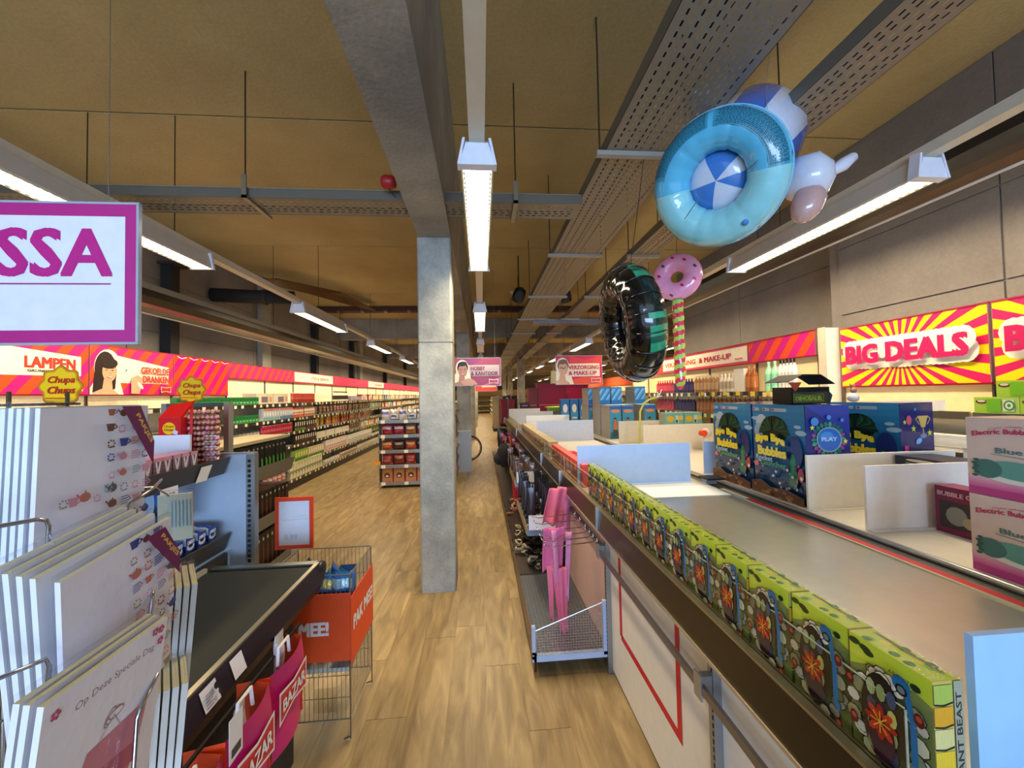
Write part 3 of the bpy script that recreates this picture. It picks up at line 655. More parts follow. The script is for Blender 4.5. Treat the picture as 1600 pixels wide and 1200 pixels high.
# far bays: mixed goods
cs = [('c8b088', 'f0e4c8'), ('d8d0c0', 'a8a098'), ('b86a4a', 'f0d8b8'), ('8a9a6a', 'e0e4c0'), ('c0a8a0', 'f0ece4'), ('6a6a80', 'c8c8d8'), ('d8a850', 'f4e8b8'), ('a84038', 'f0c8a8')]
fb = [m_box(.2, .12, .17, a, b, 'f0e8d0') for a, b in cs]
for zi in range(6):
    for y in [11.0+.24*k for k in range(46)]:
        y += .3
        if zi in (3, 4) and y < 13.6 or (zi in (0, 1) and y < 14) or (zi == 2 and y < 10.2): continue
        i = R.randrange(8)
        row('mixed_carton', fb[i], [(-3.46+R.uniform(-.03, .03), y, SZ[zi]+.002)], 'assorted carton far along the drinks wall, %s shelf from the floor' % ORD[zi], 'carton', 'far cartons on the %s drinks shelf' % ORD[zi])

# ================================================================ SNACK STAND behind the column
t = thing('snack_stand', 'wheeled wire snack stand with five shelves behind the column', 'display stand', (-1.80, 7.0, 0))
b = MB()
for x in (0, 1.25): b.box(x-.02, x+.02, 0, .04, .1, 1.26, '4a4642').box(x-.02, x+.02, .46, .5, .1, 1.26, '4a4642')
obj('frame', b, 'metal', t)
obj('back_panel', MB().box(.02, 1.23, .235, .25, .14, 1.24, '6a6a78'), 'semi', t)
SS = [.10, .40, .66, .93, 1.19]
for z in SS:
    s_ = obj('shelf', MB().box(-.02, 1.27, -.01, .5, z-.03, z, '8e8c86').box(-.03, 1.28, -.03, -.01, z-.05, z+.01, 'a8a49a'), 'metal', t)
    b = MB()
    for x in (.02, .42, .88): b.box(x, x+.07, -.034, -.031, z-.05, z+.005, 'f4f0e0')
    obj('price_tags', b, 'semi', s_, kind='stuff')
obj('base', MB().box(-.02, 1.27, 0, .5, .055, .075, '2a2826'), 'metal', t)
for x in (.05, 1.2):
    for y in (.05, .45): obj('caster', MB().lathe([(.028, -.012), (.030, 0), (.028, .012)], '151515', n=12), 'semi', t, loc=(x, y, .030), rot=(0, PI/2, 0), smooth=True)
obj('orange_flag', MB().box(-.11, .0, -.01, -.005, .41, .47, 'f0902a'), 'semi', t)
def srow(cols, z, x0, x1, n, w, h, lab, mat='foil', seed=0):
    for i in range(n):
        me = m_bag(w, h, .09, *cols[i % len(cols)], seed=seed+i, mat=mat)
        row('snack_bag', me, [(-1.80+x0+(i+.5)*(x1-x0)/n, 7.10, z+.002)], lab, 'bag', lab, rz=-PI/2)
srow([('d8d0c8', '5a64b0', 'e8e4dc'), ('e0dcd8', 'b8b0a0', '5060b8')], 1.19, 0, 1.25, 8, .15, .19, 'white and blue crisp bag on the top shelf of the snack stand')
srow([('c83a4a', 'f4e0e0', 'a82838'), ('a82a3a', 'f8f0f0', 'c84a5a'), ('c8824a', 'f0e4c8', '9a5a2a')], .93, 0, 1.25, 6, .19, .18, 'red or brown sweets bag on the second shelf of the snack stand', seed=20)
srow([('d8542a', 'f4d090', 'e87a4a'), ('6a3a2a', 'c8b8a0', '4a2a20')], .66, 0, 1.25, 6, .19, .16, 'orange or brown snack bag on the middle shelf of the snack stand', seed=40)
srow([('c83a2c', 'e0705a', 'd8847a'), ('c04a30', 'f0a080', '8a2a20')], .40, 0, .62, 3, .19, .19, 'red snack bag on the fourth shelf of the snack stand', seed=60)
srow([('b8c850', '1a1a1a', 'd8e080')], .40, .65, 1.25, 3, .18, .20, 'lime snack bag with black window on the stand', seed=70)
def art_nuts(p, w, h): p.rect(0, 0, w, h*.25, 'c87a5a'); p.ell(w*.5, h*.52, w*.40, h*.36, 'b89030', 16); p.ell(w*.5, h*.45, w*.28, h*.2, '6a2018', 14); p.ell(w*.5, h*.40, w*.14, h*.07, 'e0d8e8', 10)
for i in range(6):
    row('noodle_carton', m_box(.19, .16, .25, 'c06a4c', art=art_nuts, face='x'), [(-1.80+.11+i*.207, 7.10, .102)], 'terracotta carton with golden round picture on the bottom of the snack stand', 'carton', 'terracotta cartons on the snack stand', rz=-PI/2) if i else row('noodle_carton', m_box(.19, .16, .25, 'c06a4c', art=art_nuts, face='x'), [(-1.80+.11, 7.10, .102)], 'terracotta carton with golden round picture on the bottom of the snack stand', 'carton', 'terracotta cartons on the snack stand', rz=-PI/2)

# ================================================================ HANGING SIGNS
def hanging_sign(name, label, x0, x1, y, z0, z1, art, wires=True):
    t = thing(name, label, 'sign', (x0, y, z0)); W, H = x1-x0, z1-z0
    obj('board', MB().box(0, W, 0, .006, 0, H, 'd8d8e4'), 'gloss', t)
    b = MB(); p = Print(b, (0, 0, 0), (1, 0, 0), (0, 0, 1), .0006); p.b = (0, 0, W, H); art(p, W, H); obj('printed_face', b, 'semi', t)
    e = MB()
    for q in ((-.006, W+.006, H-.001, H+.006), (-.006, W+.006, -.006, .001), (-.006, .001, 0, H), (W-.001, W+.006, 0, H)): e.box(q[0], q[1], -.003, .010, q[2], q[3], 'a8acb8')
    obj('clear_edge', e, 'gloss', t)
    if wires:
        for x in (W*.12, W*.88): obj('wire', MB().tube([(x, .004, H), (x, .004, CZ-z0)], .0012, '9a9a9a', n=4), 'metal', t)
    return t
def art_kassa(p, w, h):
    p.rect(0, 0, w, h, 'b8207c'); p.rect(.035, .04, w-.035, h-.04, 'e9e7f2')
    p.text('KASSA', .07, h*.47, w-.07, h*.47+.155, 'c01a80', .024); p.rect(.07, h*.415, w-.075, h*.425, 'a8307a')
hanging_sign('checkout_sign', 'magenta framed white hanging sign reading KASSA over the card rack', -1.83, -1.083, 1.3, 1.79, 2.231, art_kassa)
def art_hobby(p, w, h):  # backlit dimness is mixed into these print colours
    p.rect(0, 0, w, h, '9c4468'); p.poly([(w*.2, h), (w*.6, h), (w*.3, h*.6), (0, h*.7)], '843e70'); p.poly([(w*.6, 0), (w, 0), (w, h*.3)], 'c06a8c')
    p.rect(w*.28, h*.34, w*.97, h*.75, 'bfb2b8')
    person_face(p, w*.15, h*.16, h*.88, '1e2024', 'b08478', 'a88488', long=False)
    p.poly([(w*.12, h*.16), (w*.3, h*.28), (w*.42, h*.2), (w*.5, h*.04), (w*.2, h*.0)], 'c89a88')
    p.text('HOBBY', w*.35, h*.56, w*.66, h*.70, '8a3a5c', .03); p.text('& KANTOOR', w*.35, h*.37, w*.94, h*.51, '7a2e52', .03)
    bowlogo(p, w*.74, h*.06, w*.2, h*.18, bg='c878a0')
hanging_sign('department_sign', 'dusky pink hanging sign HOBBY & KANTOOR with a boy\'s face', -.406, .310, 6.0, 1.755, 2.184, art_hobby)
def art_verz(p, w, h):
    p.rect(0, 0, w, h, 'd81c5c'); p.poly([(w*.3, h), (w*.65, h*.86), (w, h), (w, h*.72), (w*.3, h*.75)], 'e8403c'); p.poly([(0, 0), (w, 0), (w, h*.22), (w*.6, h*.26)], 'e8502c')
    p.rect(w*.24, h*.27, w*.95, h*.73, 'f6e4cc')
    person_face(p, w*.13, h*.16, h*.88, '7a5a40', 'd8a888', 'c8d8e0', long=False)
    p.line([(w*.08, h*.56), (w*.12, h*.59), (w*.15, h*.56), (w*.17, h*.56), (w*.2, h*.59)], .010, '303030')
    p.text('VERZORGING', w*.27, h*.52, w*.93, h*.66, 'c83a34', .03); p.text('& MAKE-UP', w*.27, h*.32, w*.88, h*.46, 'c02050', .03)
    bowlogo(p, w*.76, h*.05, w*.2, h*.17, bg='e06a5c')
hanging_sign('department_sign', 'bright red hanging sign VERZORGING & MAKE-UP with a face', 1.185, 1.93, 6.0, 1.75, 2.20, art_verz)
def art_far(p, w, h): p.rect(0, 0, w, h, 'd84a4a'); p.rect(w*.3, h*.35, w*.95, h*.7, 'f0c8a0')
hanging_sign('department_sign', 'small far red hanging sign seen under the HOBBY sign', -.2, .55, 13.2, 1.75, 2.12, art_far)
hanging_sign('department_sign', 'small far orange hanging sign seen under the VERZORGING sign', 2.7, 3.5, 13.2, 1.7, 2.12, art_far)
t = thing('hanging_tote', 'cream tote bag hung high between the two department signs', 'bag', (1.75, 9.0, 1.85))
obj('body', MB().quadbox([(-.11, -.03, 0), (.11, -.03, 0), (.11, .03, 0), (-.11, .03, 0), (-.09, -.01, .30), (.09, -.01, .30), (.09, .01, .30), (-.09, .01, .30)], 'cfc6a0'), 'cloth', t)
obj('handle', MB().tube([(-.04, 0, .29), (-.03, 0, .40), (.03, 0, .40), (.04, 0, .29)], .007, 'b8b090'), 'cloth', t)
obj('wire', MB().tube([(0, 0, .4), (0, 0, 1.95)], .002, '888888', n=4), 'metal', t)
# ================================================================ TOY GONDOLA along the aisle (right)
GZ = .93
TG = thing('toy_gondola', 'long grey toy gondola with white lower panels and brown rails', 'gondola')
def part(name, label=None, loc=(0, 0, 0)):
    o = thing(name, label, None, loc); o.parent = TG; return o
def panelbay(y0, y1, red):
    t = part('lower_panel', red[0])
    obj('panel', MB().box(.722, .735, y0+.012, y1-.012, .02, .93, 'e6ddcc'), 'semi', t)
    if red[1]:
        b = MB(); p = Print(b, (.722, y1, 0), (0, -1, 0), (0, 0, 1), .0008)
        for a in red[1]: p.line(a, .034, 'c8101c')
        obj('red_line', b, 'semi', t)
    return t
panelbay(1.17, 2.2, ('white lower panel with a red V-shaped outline by the wire tray', [[(.165, .86), (.165, .30), (.775, .30)], [(.775, .86), (.775, .285)]]))
panelbay(.14, 1.17, ('white lower panel with one red upright line, closest to the checkout', [[(.34, .86), (.34, .25)]]))
panelbay(-.9, .14, ('white lower panel of the toy gondola behind the photographer', []))
for i, y in enumerate((.14, 1.17, 2.2, 3.2, 4.2, 5.2, 6.2, 7.2, 8.2, 9.2, 10.2)):
    t = part('upright', None, (.70, y, 0))
    obj('post', MB().box(-.005, .03, -.014, .014, 0, .93, 'a0a4aa'), 'metal', t)
    if i in (1, 2):
        b = MB()
        for k in range(34): b.box(-.0058, -.0048, -.010, -.004, .08+k*.024, .094+k*.024, '1a1a1a')
        obj('slots', b, 'matte', t, kind='stuff')
    if i < 5: obj('bracket', MB().box(-.045, -.006, -.012, .012, .655, .72, '9aa0a6').box(-.048, -.042, -.02, .02, .65, .725, 'b0b4b8'), 'metal', t)
for a, b_ in ((-.9, 2.2),):
    t = part('hook_rail')
    obj('bar', MB().box(.655, .668, a, b_, .672, .697, '8a8583'), 'metal', t)
# top deck, front rail, label holder
t = part('worktop')
obj('deck', MB().box(.66, 1.60, -.9, 2.52, GZ-.03, GZ, 'a8a9a4'), 'metal', t)
obj('far_deck', MB().box(.66, 1.60, 2.52, 11.0, GZ-.03, GZ+.004, 'd8d4cc'), 'semi', t)
obj('white_liner', MB().box(.74, 1.585, 2.36, 2.62, GZ, GZ+.0045, 'e8ebf2'), 'semi', t)
obj('red_strip', MB().box(1.602, 1.642, -.9, 2.26, GZ-.012, GZ+.004, 'c41420').box(1.602, 1.642, 2.26, 2.52, GZ-.012, GZ+.003, 'e0dccc'), 'semi', t)
obj('edge_strip', MB().box(1.592, 1.601, -.9, 2.52, GZ-.012, GZ+.006, 'd8d4c8'), 'metal', t)
for i, (y0, y1) in enumerate(((-.9, 2.16), (2.17, 3.2), (3.2, 4.2), (4.2, 7.2), (7.2, 11))):
    t = part('label_rail')
    obj('face', MB().quadbox([(.640, y0, .826), (.652, y0, .824), (.652, y1, .824), (.640, y1, .826), (.650, y0, .945), (.662, y0, .945), (.662, y1, .945), (.650, y1, .945)], '4f4838'), 'metal', t)
    obj('lower_lip', MB().box(.636, .655, y0, y1, .818, .827, 'd0c8b4'), 'metal', t)
    obj('upper_lip', MB().box(.646, .668, y0, y1, .944, .951, 'a8a080').box(.676, .682, y0, y1, .93, .946, '8a8468'), 'metal', t)
    obj('end_clip', MB().box(.634, .665, y1-.012, y1, .82, .955, 'c0c4c8'), 'metal', t)
for i, (y0, y1) in enumerate(((.595, 2.16), (2.18, 3.16), (3.2, 4.16), (4.2, 7.1), (7.2, 10.5))):
    obj('acrylic_riser', MB().box(.684, .6865, y0, y1, .945, 1.07, 'f0f0f0'), PLEXI, TG, label='clear acrylic'); obj('acrylic_edge', MB().box(.6838, .6868, y0, y1, 1.0702, 1.0718, 'c4c8b4').box(.6836, .6866, y0-.003, y0-.001, .945, 1.07, 'b4b4a4'), 'gloss', TG)
# near stacked toy boxes: generic egg-shell creature toy
def art_shell(p, w, h):
    g = ['a8a878', 'd8d4b0', 'ece6d4', 'd8ccb0', '8a9a68', 'e4dccc']
    p.rect(0, 0, w, h, '8a9450')
    r = random.Random(3)
    # camouflage-like green and yellow top
    p.poly([(0, h*.72), (w*.25, h*.8), (w*.5, h*.72), (w*.8, h*.84), (w, h*.8), (w, h), (0, h)], 'c8e03a')
    for k in range(6): p.ell(w*r.uniform(.05, .95), h*r.uniform(.84, .96), w*r.uniform(.05, .12), h*.03, r.choice(['e8dc3a', '5a8a28', 'd8e04a', '2a3a1c']), 10, r.uniform(-.4, .4))
    for k in range(34):
        a = r.uniform(0, 6.28); x, y = w*(.5+.44*math.cos(a)*r.uniform(.8, 1)), h*(.42+.40*math.sin(a)*r.uniform(.8, 1))
        s_ = r.uniform(.055, .095); x = min(max(x, w*.08), w*.92); y = min(max(y, h*.05), h*.85)
        rt = r.uniform(0, 3); p.ell(x, y, w*s_*1.22, h*s_*.86, '3a3024', 9, rt); p.ell(x, y, w*s_*1.08, h*s_*.75, r.choice(g), 8, rt)
    # round creature: jointed shell plates with a red flower-like core
    p.ell(w*.47, h*.44, w*.27, h*.38, '201a18', 20)
    for i in range(3):
        for j in range(4):
            x = w*(.34+.13*i); y = h*(.20+.155*j); p.ell(x, y, w*.060, h*.072, ['8a9a60', 'b8b860', '40506a', 'a8b078', '2a3048'][(i*2+j) % 5], 8)
    p.ell(w*.46, h*.30, w*.17, h*.20, '381828', 14)
    for k in range(8):
        a = k*PI/4; p.ell(w*.46+w*.12*math.cos(a), h*.42+h*.09*math.sin(a), w*.085, h*.03, ['a02414', 'c0381c'][k % 2], 8, a)
    for k in range(8):
        a = k*PI/4; p.line([(w*.46, h*.42), (w*.46+w*.12*math.cos(a), h*.42+h*.09*math.sin(a))], .002, 'e8a030')
    p.ell(w*.74, h*.86, w*.11, h*.07, '1a6aa0', 12, -.6); p.line([(w*.66, h*.90), (w*.80, h*.82), (w*.86, h*.60), (w*.86, h*.28), (w*.90, h*.2)], .010, '1a6aa0')
    p.ell(w*.74, h*.82, w*.07, h*.045, '101818', 10); p.ell(w*.74, h*.82, w*.045, h*.028, '60787c', 10)
    for (x, y) in ((.12, .3), (.9, .08), (.08, .62), (.93, .68)):
        p.ell(w*x, h*y, w*.06, h*.055, '5a1a18', 10); p.ell(w*x, h*(y+.01), w*.035, h*.025, 'a84a38', 8)
    p.text('ART 1762', w*.60, h*.90, w*.92, h*.935, '3a3a1a', .01); p.text('CE', w*.76, h*.03, w*.84, h*.06, '202020', 0)
def toybox():
    t = thing('toy_box', '', 'toy box'); w, d, h = .134, .050, .206
    obj('carton', MB().box(-d/2, d/2, -w/2, w/2, 0, h, 'c4dc3c', {2: 'c8a030', 4: 'c8a030'}), 'gloss', t)
    b = MB(); art_shell(Print(b, (-d/2, w/2, 0), (0, -1, 0), (0, 0, 1), .00012), w, h); obj('printed_front', b, 'gloss', t)
    b = MB(); p = Print(b, (-d/2, -w/2, h), (1, 0, 0), (0, 1, 0), .00015)
    r = random.Random(5)
    for k in range(9): p.ell(d*r.uniform(.15, .85), w*r.uniform(.1, .9), d*.16, w*.06, r.choice(['e8dc3a', '4a8a28', '20301c', '8ac83a']), 10, r.uniform(0, 3))
    p.line([(d*.78, w*.1), (d*.78, w*.9)], .006, '6a7068')
    obj('printed_top', b, 'gloss', t)
    b = MB(); p = Print(b, (-d/2, -w/2, 0), (1, 0, 0), (0, 0, 1), .00015)
    p.rect(0, 0, d*.72, h, 'c8b060')
    for k, c in enumerate(('5a7a38', 'd88a28', 'e8c030', 'd8c880', 'e0a028', 'a8b850')): p.rect(0, h*k/6, d*.66, h*(k+.86)/6, c); p.line([(0, h*k/6), (d*.33, h*(k/6-.01)), (d*.66, h*(k/6+.01))], .003, '2a2a1a')
    p.rect(d*.70, 0, d, h, '9a9880')
    p.text('MUTANT BEAST', d*.85-h*.42, h*.5-.005, d*.85+h*.42, h*.5+.005, '3a3a3a', .02, rot=PI/2)
    obj('printed_end', b, 'gloss', t)
    obj('shrink_wrap', MB().box(-d/2-.0022, d/2+.0022, -w/2-.002, w/2+.0022, .001, h+.003, 'ffffff'), WRAP, t)
    return t
tb = toybox(); n = 0
ys = [.628+.1395*k for k in range(14)]
for k, y in enumerate(ys):
    lab = 'green and yellow creature toy box, %s from the closest daylight-tinted divider' % ORD[k]
    if k == 0: tb.location = (.719, y, GZ+.001); tb['label'] = lab; tb['group'] = 'creature toy boxes'; tb.rotation_euler.z = .015
    else: copy_tree(tb, (.719+R.uniform(-.002, .003), y, GZ+.001), (0, 0, R.uniform(-.03, .03)), lab, 'creature toy boxes')
def art_red(p, w, h): p.rect(0, 0, w, h, 'c83a34'); p.rect(w*.1, h*.1, w*.9, h*.55, '8a6a4a'); p.ell(w*.5, h*.7, w*.3, h*.16, 'f08a60', 10); p.rect(w*.2, h*.6, w*.8, h*.66, 'f4d0a8')
row('red_toy_box', m_box(.125, .06, .16, 'e04a44', face='-x', art=art_red, c3='f0807a'), [(.73, 2.74+.131*k, GZ+.006) for k in range(9)], 'small red toy box behind the clear riser of the gondola', 'toy box', 'small red toy boxes')
row('pink_toy_box', m_box(.12, .07, .12, 'e0306a', face='-x', c2='f080a0'), [(.83, 3.4, GZ+.006), (.84, 3.55, GZ+.006)], 'pink toy box standing behind the small red toy boxes', 'toy box', 'pink toy boxes')
row('brown_toy_box', m_box(.15, .1, .16, 'a8906a', face='-x', c2='6a5a48', c3='d8c8a8'), [(.75, 4.1+.17*k, GZ+.006) for k in range(16)], 'brownish packaged toy behind the far clear riser', 'toy box', 'brownish packaged toys')
# white dividers on the gondola; the bluish ones have daylight put into their colour
def divider(x0, x1, y, z0, label, h=.285, rot=0, col='e6e9f0'):
    t = thing('shelf_divider', label, 'divider', (x0, y, z0), (0, 0, rot), 'white shelf dividers')
    obj('board', MB().box(0, x1-x0, 0, .012, 0, h, col), 'semi', t)
    obj('foot', MB().box(0, x1-x0, -.03, .0, 0, .003, col), 'semi', t)
    return t
divider(.79, 1.58, .575, GZ, 'white divider with blue daylight painted in, next to the closest toy box, standing across the gondola', .262, 0, '9cc2f8')  # blue shopfront daylight is part of this board's colour
divider(.685, 1.53, 2.74, GZ+.005, 'wide white divider with blue daylight painted in, at the end of the creature toy box row', .285, 0, 'b0ccf6')  # board colour includes the blue daylight
divider(.775, 1.59, 5.4, GZ+.005, 'white divider behind the small red toy boxes', .285, 0, 'd4def4')  # a trace of blue daylight mixed into the white
divider(.80, 1.59, 6.9, GZ+.005, 'white divider, second one behind the small red toy boxes')
divider(.76, 1.59, 8.5, GZ+.005, 'white divider, third one behind the small red toy boxes')
divider(.74, 1.59, 10.4, GZ+.005, 'white divider, farthest one of the toy gondola')
obj('carcass', MB().box(.75, 2.60, -.8, 7.2, .05, GZ-.04, '6a645a').box(.75, 1.6, 7.2, 11, .05, GZ-.04, '6a645a').box(.9, 2.55, -.8, 11, 0, .05, '1a1816'), 'matte', TG)
# second, wider deck behind
t = part('rear_worktop', 'white rear deck')
obj('deck', MB().box(1.763, 2.64, -.9, 7.2, GZ-.03, GZ-.001, 'dcd6cc'), 'semi', t)
obj('chrome_rail', MB().tube([(1.725, -.9, GZ+.004), (1.725, 2.72, GZ+.004)], .013, 'b4b6b6', n=10), 'metal', t, smooth=True)
obj('grey_channel', MB().box(1.643, 1.762, -.9, 2.72, GZ-.03, GZ-.006, '6f6e6b').box(1.74, 1.762, -.9, 2.72, GZ-.03, GZ+.004, 'b8b4a8'), 'metal', t)
obj('black_end_block', MB().box(1.60, 1.68, 2.66, 2.72, GZ, GZ+.035, '8f949c').box(1.59, 1.72, 2.62, 2.74, GZ+.035, GZ+.047, '17171a'), 'semi', t)
# large blue bubble toy boxes
def art_bubble(p, w, h):
    for k in range(14):
        f = k/13; c = ['3a86b0', '3480ac', '2c78a6', '2870a0', '246a9a', '206292', '1e5c8c', '1c5684', '1a4e7c', '184874', '183f68', '17385e', '163254', '142c4a'][13-k]
        p.rect(0, h*k/14, w, h*(k+1)/14+.001, c)
    for (x, y, s) in ((.06, .84, .05), (.93, .72, .06), (.88, .78, .04), (.1, .6, .04)): p.ell(w*x, h*y, w*s*1.6, h*s*.45, '9ab8d0', 10)
    p.ell(w*.20, h*.80, w*.12, h*.09, 'b8c4d0', 14); p.ell(w*.14, h*.70, w*.10, h*.09, '98acc0', 14)
    # big bushy leafy head of hair
    p.ell(w*.45, h*.73, w*.26, h*.15, '16281c', 20)
    for k in range(22):
        a = PI*.02+PI*.96*k/21; x, y = w*(.45+.24*math.cos(a)), h*(.72+.15*math.sin(a))
        p.poly([(w*.45+w*.05*math.cos(a+.5), h*.72), (x, y+h*.02), (x+w*.06*math.cos(a), y-h*.06)], ['1e4028', '16301f', '2a5030'][k % 3])
    p.ell(w*.84, h*.52, w*.13, h*.17, '20306a', 14); p.ell(w*.80, h*.27, w*.08, h*.13, '1d6a40', 12); p.ell(w*.80, h*.40, w*.05, h*.10, '24804a', 10)
    p.ell(w*.93, h*.30, w*.05, h*.07, 'b8303a', 10); p.ell(w*.94, h*.27, w*.025, h*.02, 'f0e8e8', 8)
    r = random.Random(9)
    for k in range(34): p.ell(w*r.uniform(.05, .95), h*r.uniform(.12, .40), w*.022, h*.016, r.choice(['3a5a9a', '5a3a6a', '8090c0', 'a04a5a', 'c8d0e8', '2a3a6a']), 7)
    p.ell(w*.12, h*.33, w*.05, h*.03, 'd86a60', 9)
    p.poly([(0, 0), (w, 0), (w, h*.08), (w*.7, h*.12), (w*.4, h*.1), (w*.2, h*.16), (0, h*.12)], '6a4a38')
    for k in range(14): p.ell(w*r.uniform(.05, .95), h*r.uniform(.01, .09), w*.04, h*.018, r.choice(['8a6448', '4e3628', 'a07a58']), 7)
    for (dx, dy, c) in ((.004, -.004, '2a2a3a'), (0, 0, 'e8d43a')):
        p.text('Bye Bye', w*.14+dx, h*.545+dy, w*.72+dx, h*.655+dy, c, .07, arc=.02); p.text('Bubbles', w*.18+dx, h*.44+dy, w*.74+dx, h*.545+dy, c, .07)
    p.text('Rocket', w*.14, h*.385, w*.48, h*.44, '9ac0d8', .03); p.text('Launcher', w*.24, h*.335, w*.74, h*.395, '4a9a58', .03)
    for x in (.1, .32, .5): p.rect(w*x, h*.93, w*(x+.14 if x < .5 else x+.28), h*.965, 'a8b8c8'); p.ell(w*(x+.03), h*.947, w*.022, h*.014, 'c83a4a', 8)
def art_play(p, w, h):
    p.rect(0, 0, w, h, '1c2a7a'); p.poly([(0, h), (w, h), (w, h*.7)], '23389a')
    r = random.Random(4)
    for k in range(22):
        a = k*2*PI/22; p.ell(w*.5+w*.34*math.cos(a), h*.66+h*.15*math.sin(a), w*.06, h*.02, r.choice(['2a7a6a', '4a9a7a', '8a4a8a', '20606a']), 8, a)
    p.ell(w*.5, h*.66, w*.29, h*.125, '78b0a0', 24); p.ell(w*.5, h*.66, w*.26, h*.112, '2a6ac8', 24); p.ell(w*.45, h*.69, w*.15, h*.05, '4a90e0', 16)
    p.text('PLAY', w*.32, h*.645, w*.68, h*.685, 'a8d0f0', .04)
    for (x, y) in ((.86, .64), (.86, .47), (.12, .78)): star(p, w*x, h*y, w*.06, 'd8e060')
    for (x, y, s) in ((.18, .84, .09), (.12, .42, .07), (.8, .85, .04), (.5, .88, .05)): p.ell(w*x, h*y, w*s, w*s, '4a90d8', 12)
    p.ell(w*.55, h*.28, w*.28, h*.12, '78a0b8', 20); p.ell(w*.55, h*.28, w*.24, h*.10, '2a60b0', 20)
    for k in range(6): p.rect(w*.2, h*(.04+.02*k), w*.8, h*(.047+.02*k), '8090c8')
def star(p, x, y, r_, c):
    p.poly([(x+(r_ if k % 2 == 0 else r_*.45)*math.cos(PI/2+k*PI/5), y+(r_ if k % 2 == 0 else r_*.45)*math.sin(PI/2+k*PI/5)) for k in range(10)], c)
def art_trophy(p, w, h):
    p.rect(0, 0, w, h, '18226a')
    p.ell(w*.68, h*.86, w*.17, h*.045, 'b8a058', 16, 0, PI, 2*PI); p.poly([(w*.53, h*.86), (w*.83, h*.86), (w*.74, h*.74), (w*.62, h*.74)], 'c8b068'); p.rect(w*.66, h*.66, w*.70, h*.75, 'a89058'); p.ell(w*.68, h*.65, w*.10, h*.025, '7080b0', 10)
    p.line([(w*.53, h*.85), (w*.46, h*.83), (w*.56, h*.77)], .006, 'b8a058'); p.line([(w*.83, h*.85), (w*.9, h*.83), (w*.8, h*.77)], .006, 'b8a058')
    star(p, w*.38, h*.73, w*.08, 'c8d040'); star(p, w*.86, h*.68, w*.08, 'c8d040'); star(p, w*.12, h*.80, w*.06, 'c8d040'); star(p, w*.44, h*.93, w*.05, '3a9ae0')
    p.ell(w*.52, h*.6, w*.10, h*.03, '6ab8f0', 8, .5); p.ell(w*.24, h*.82, w*.08, h*.05, 'c85a78', 10)
    p.rect(w*.08, h*.50, w*.2, h*.56, 'c83a8a')
    for k in range(9): p.rect(w*.1, h*(.36+.016*k), w*.92, h*(.364+.016*k), '8898d0')
    p.rect(w*.1, h*.08, w*.9, h*.26, '0e1648')
def bluebox():
    t = thing('bubble_toy_box', '', 'toy box'); w, d, h = .42, .27, .575
    obj('carton', MB().box(0, d, -w/2, w/2, 0, h, '1a2a6a', {1: '2c3a6c'}), 'gloss', t)
    b = MB(); art_bubble(Print(b, (0, w/2, 0), (0, -1, 0), (0, 0, 1), .0003), w, h); obj('printed_front', b, 'gloss', t)
    b = MB(); art_play(Print(b, (0, -w/2, 0), (1, 0, 0), (0, 0, 1), .0003), d, h); obj('printed_side', b, 'gloss', t)
    return t
bb = bluebox(); bb.location = (1.83, 2.69, GZ); bb['label'] = 'large blue bubble toy box farthest from the big white dividers'; bb['group'] = 'large blue bubble toy boxes'
copy_tree(bb, (1.832, 2.258, GZ), (0, 0, .0), 'large blue bubble toy box showing its PLAY side by the white divider')
b2 = copy_tree(bb, (2.435, 2.295, GZ), (0, 0, .15), 'large blue bubble toy box turned a little, with a trophy on its side')
for ch in b2.children:
    if ch.name.startswith('printed_side'):
        b = MB(); art_trophy(Print(b, (0, -.42/2, 0), (1, 0, 0), (0, 0, 1), .0003), .27, .575); ch.data = b.mesh('printed_side', 'gloss')
copy_tree(bb, (2.115, 2.80, GZ), (0, 0, .0), 'large blue bubble toy box hidden in the back row under the dinosaur box')
# dinosaur display box with an open roof-like lid
t = thing('dinosaur_display_box', 'black open display box reading DINOSAUR on top of the blue boxes', 'box', (1.915, 2.23, GZ+.577))
w_, d_, h_ = .25, .16, .105
obj('tray', MB().box(0, w_, 0, .004, 0, h_*.72, '16180f').box(0, w_, d_-.004, d_, 0, h_, '1a1c14').box(0, .004, 0, d_, 0, h_, '1a1c14').box(w_-.004, w_, 0, d_, 0, h_, '20343a').box(0, w_, 0, d_, 0, .003, '1a1c14'), 'semi', t)
obj('lid', MB().quadbox([(-.05, -.03, h_+.03), (.05, -.03, h_+.075), (.05, d_, h_+.075), (-.05, d_, h_+.03), (-.05, -.03, h_+.034), (.05, -.03, h_+.079), (.05, d_, h_+.079), (-.05, d_, h_+.034)], '1e1b17')
    .quadbox([(.05, -.03, h_+.075), (.17, -.03, h_+.072), (.17, d_, h_+.072), (.05, d_, h_+.075), (.05, -.03, h_+.079), (.17, -.03, h_+.076), (.17, d_, h_+.076), (.05, d_, h_+.079)], '191713')
    .quadbox([(.17, -.03, h_+.072), (.26, -.03, h_+.015), (.26, d_, h_+.015), (.17, d_, h_+.072), (.17, -.03, h_+.076), (.26, -.03, h_+.019), (.26, d_, h_+.019), (.17, d_, h_+.076)], '191713'), 'matte', t)
obj('inner_flap', MB().poly([(-.04, -.02, h_+.03), (.02, -.004, h_*.72), (.05, -.02, h_+.03)], '9a3a20').poly([(w_, .0, h_*.7), (w_, .08, h_*.2), (w_+.05, .05, 0), (w_+.02, .0, h_*.5)], '2a5a6a'), 'semi', t)
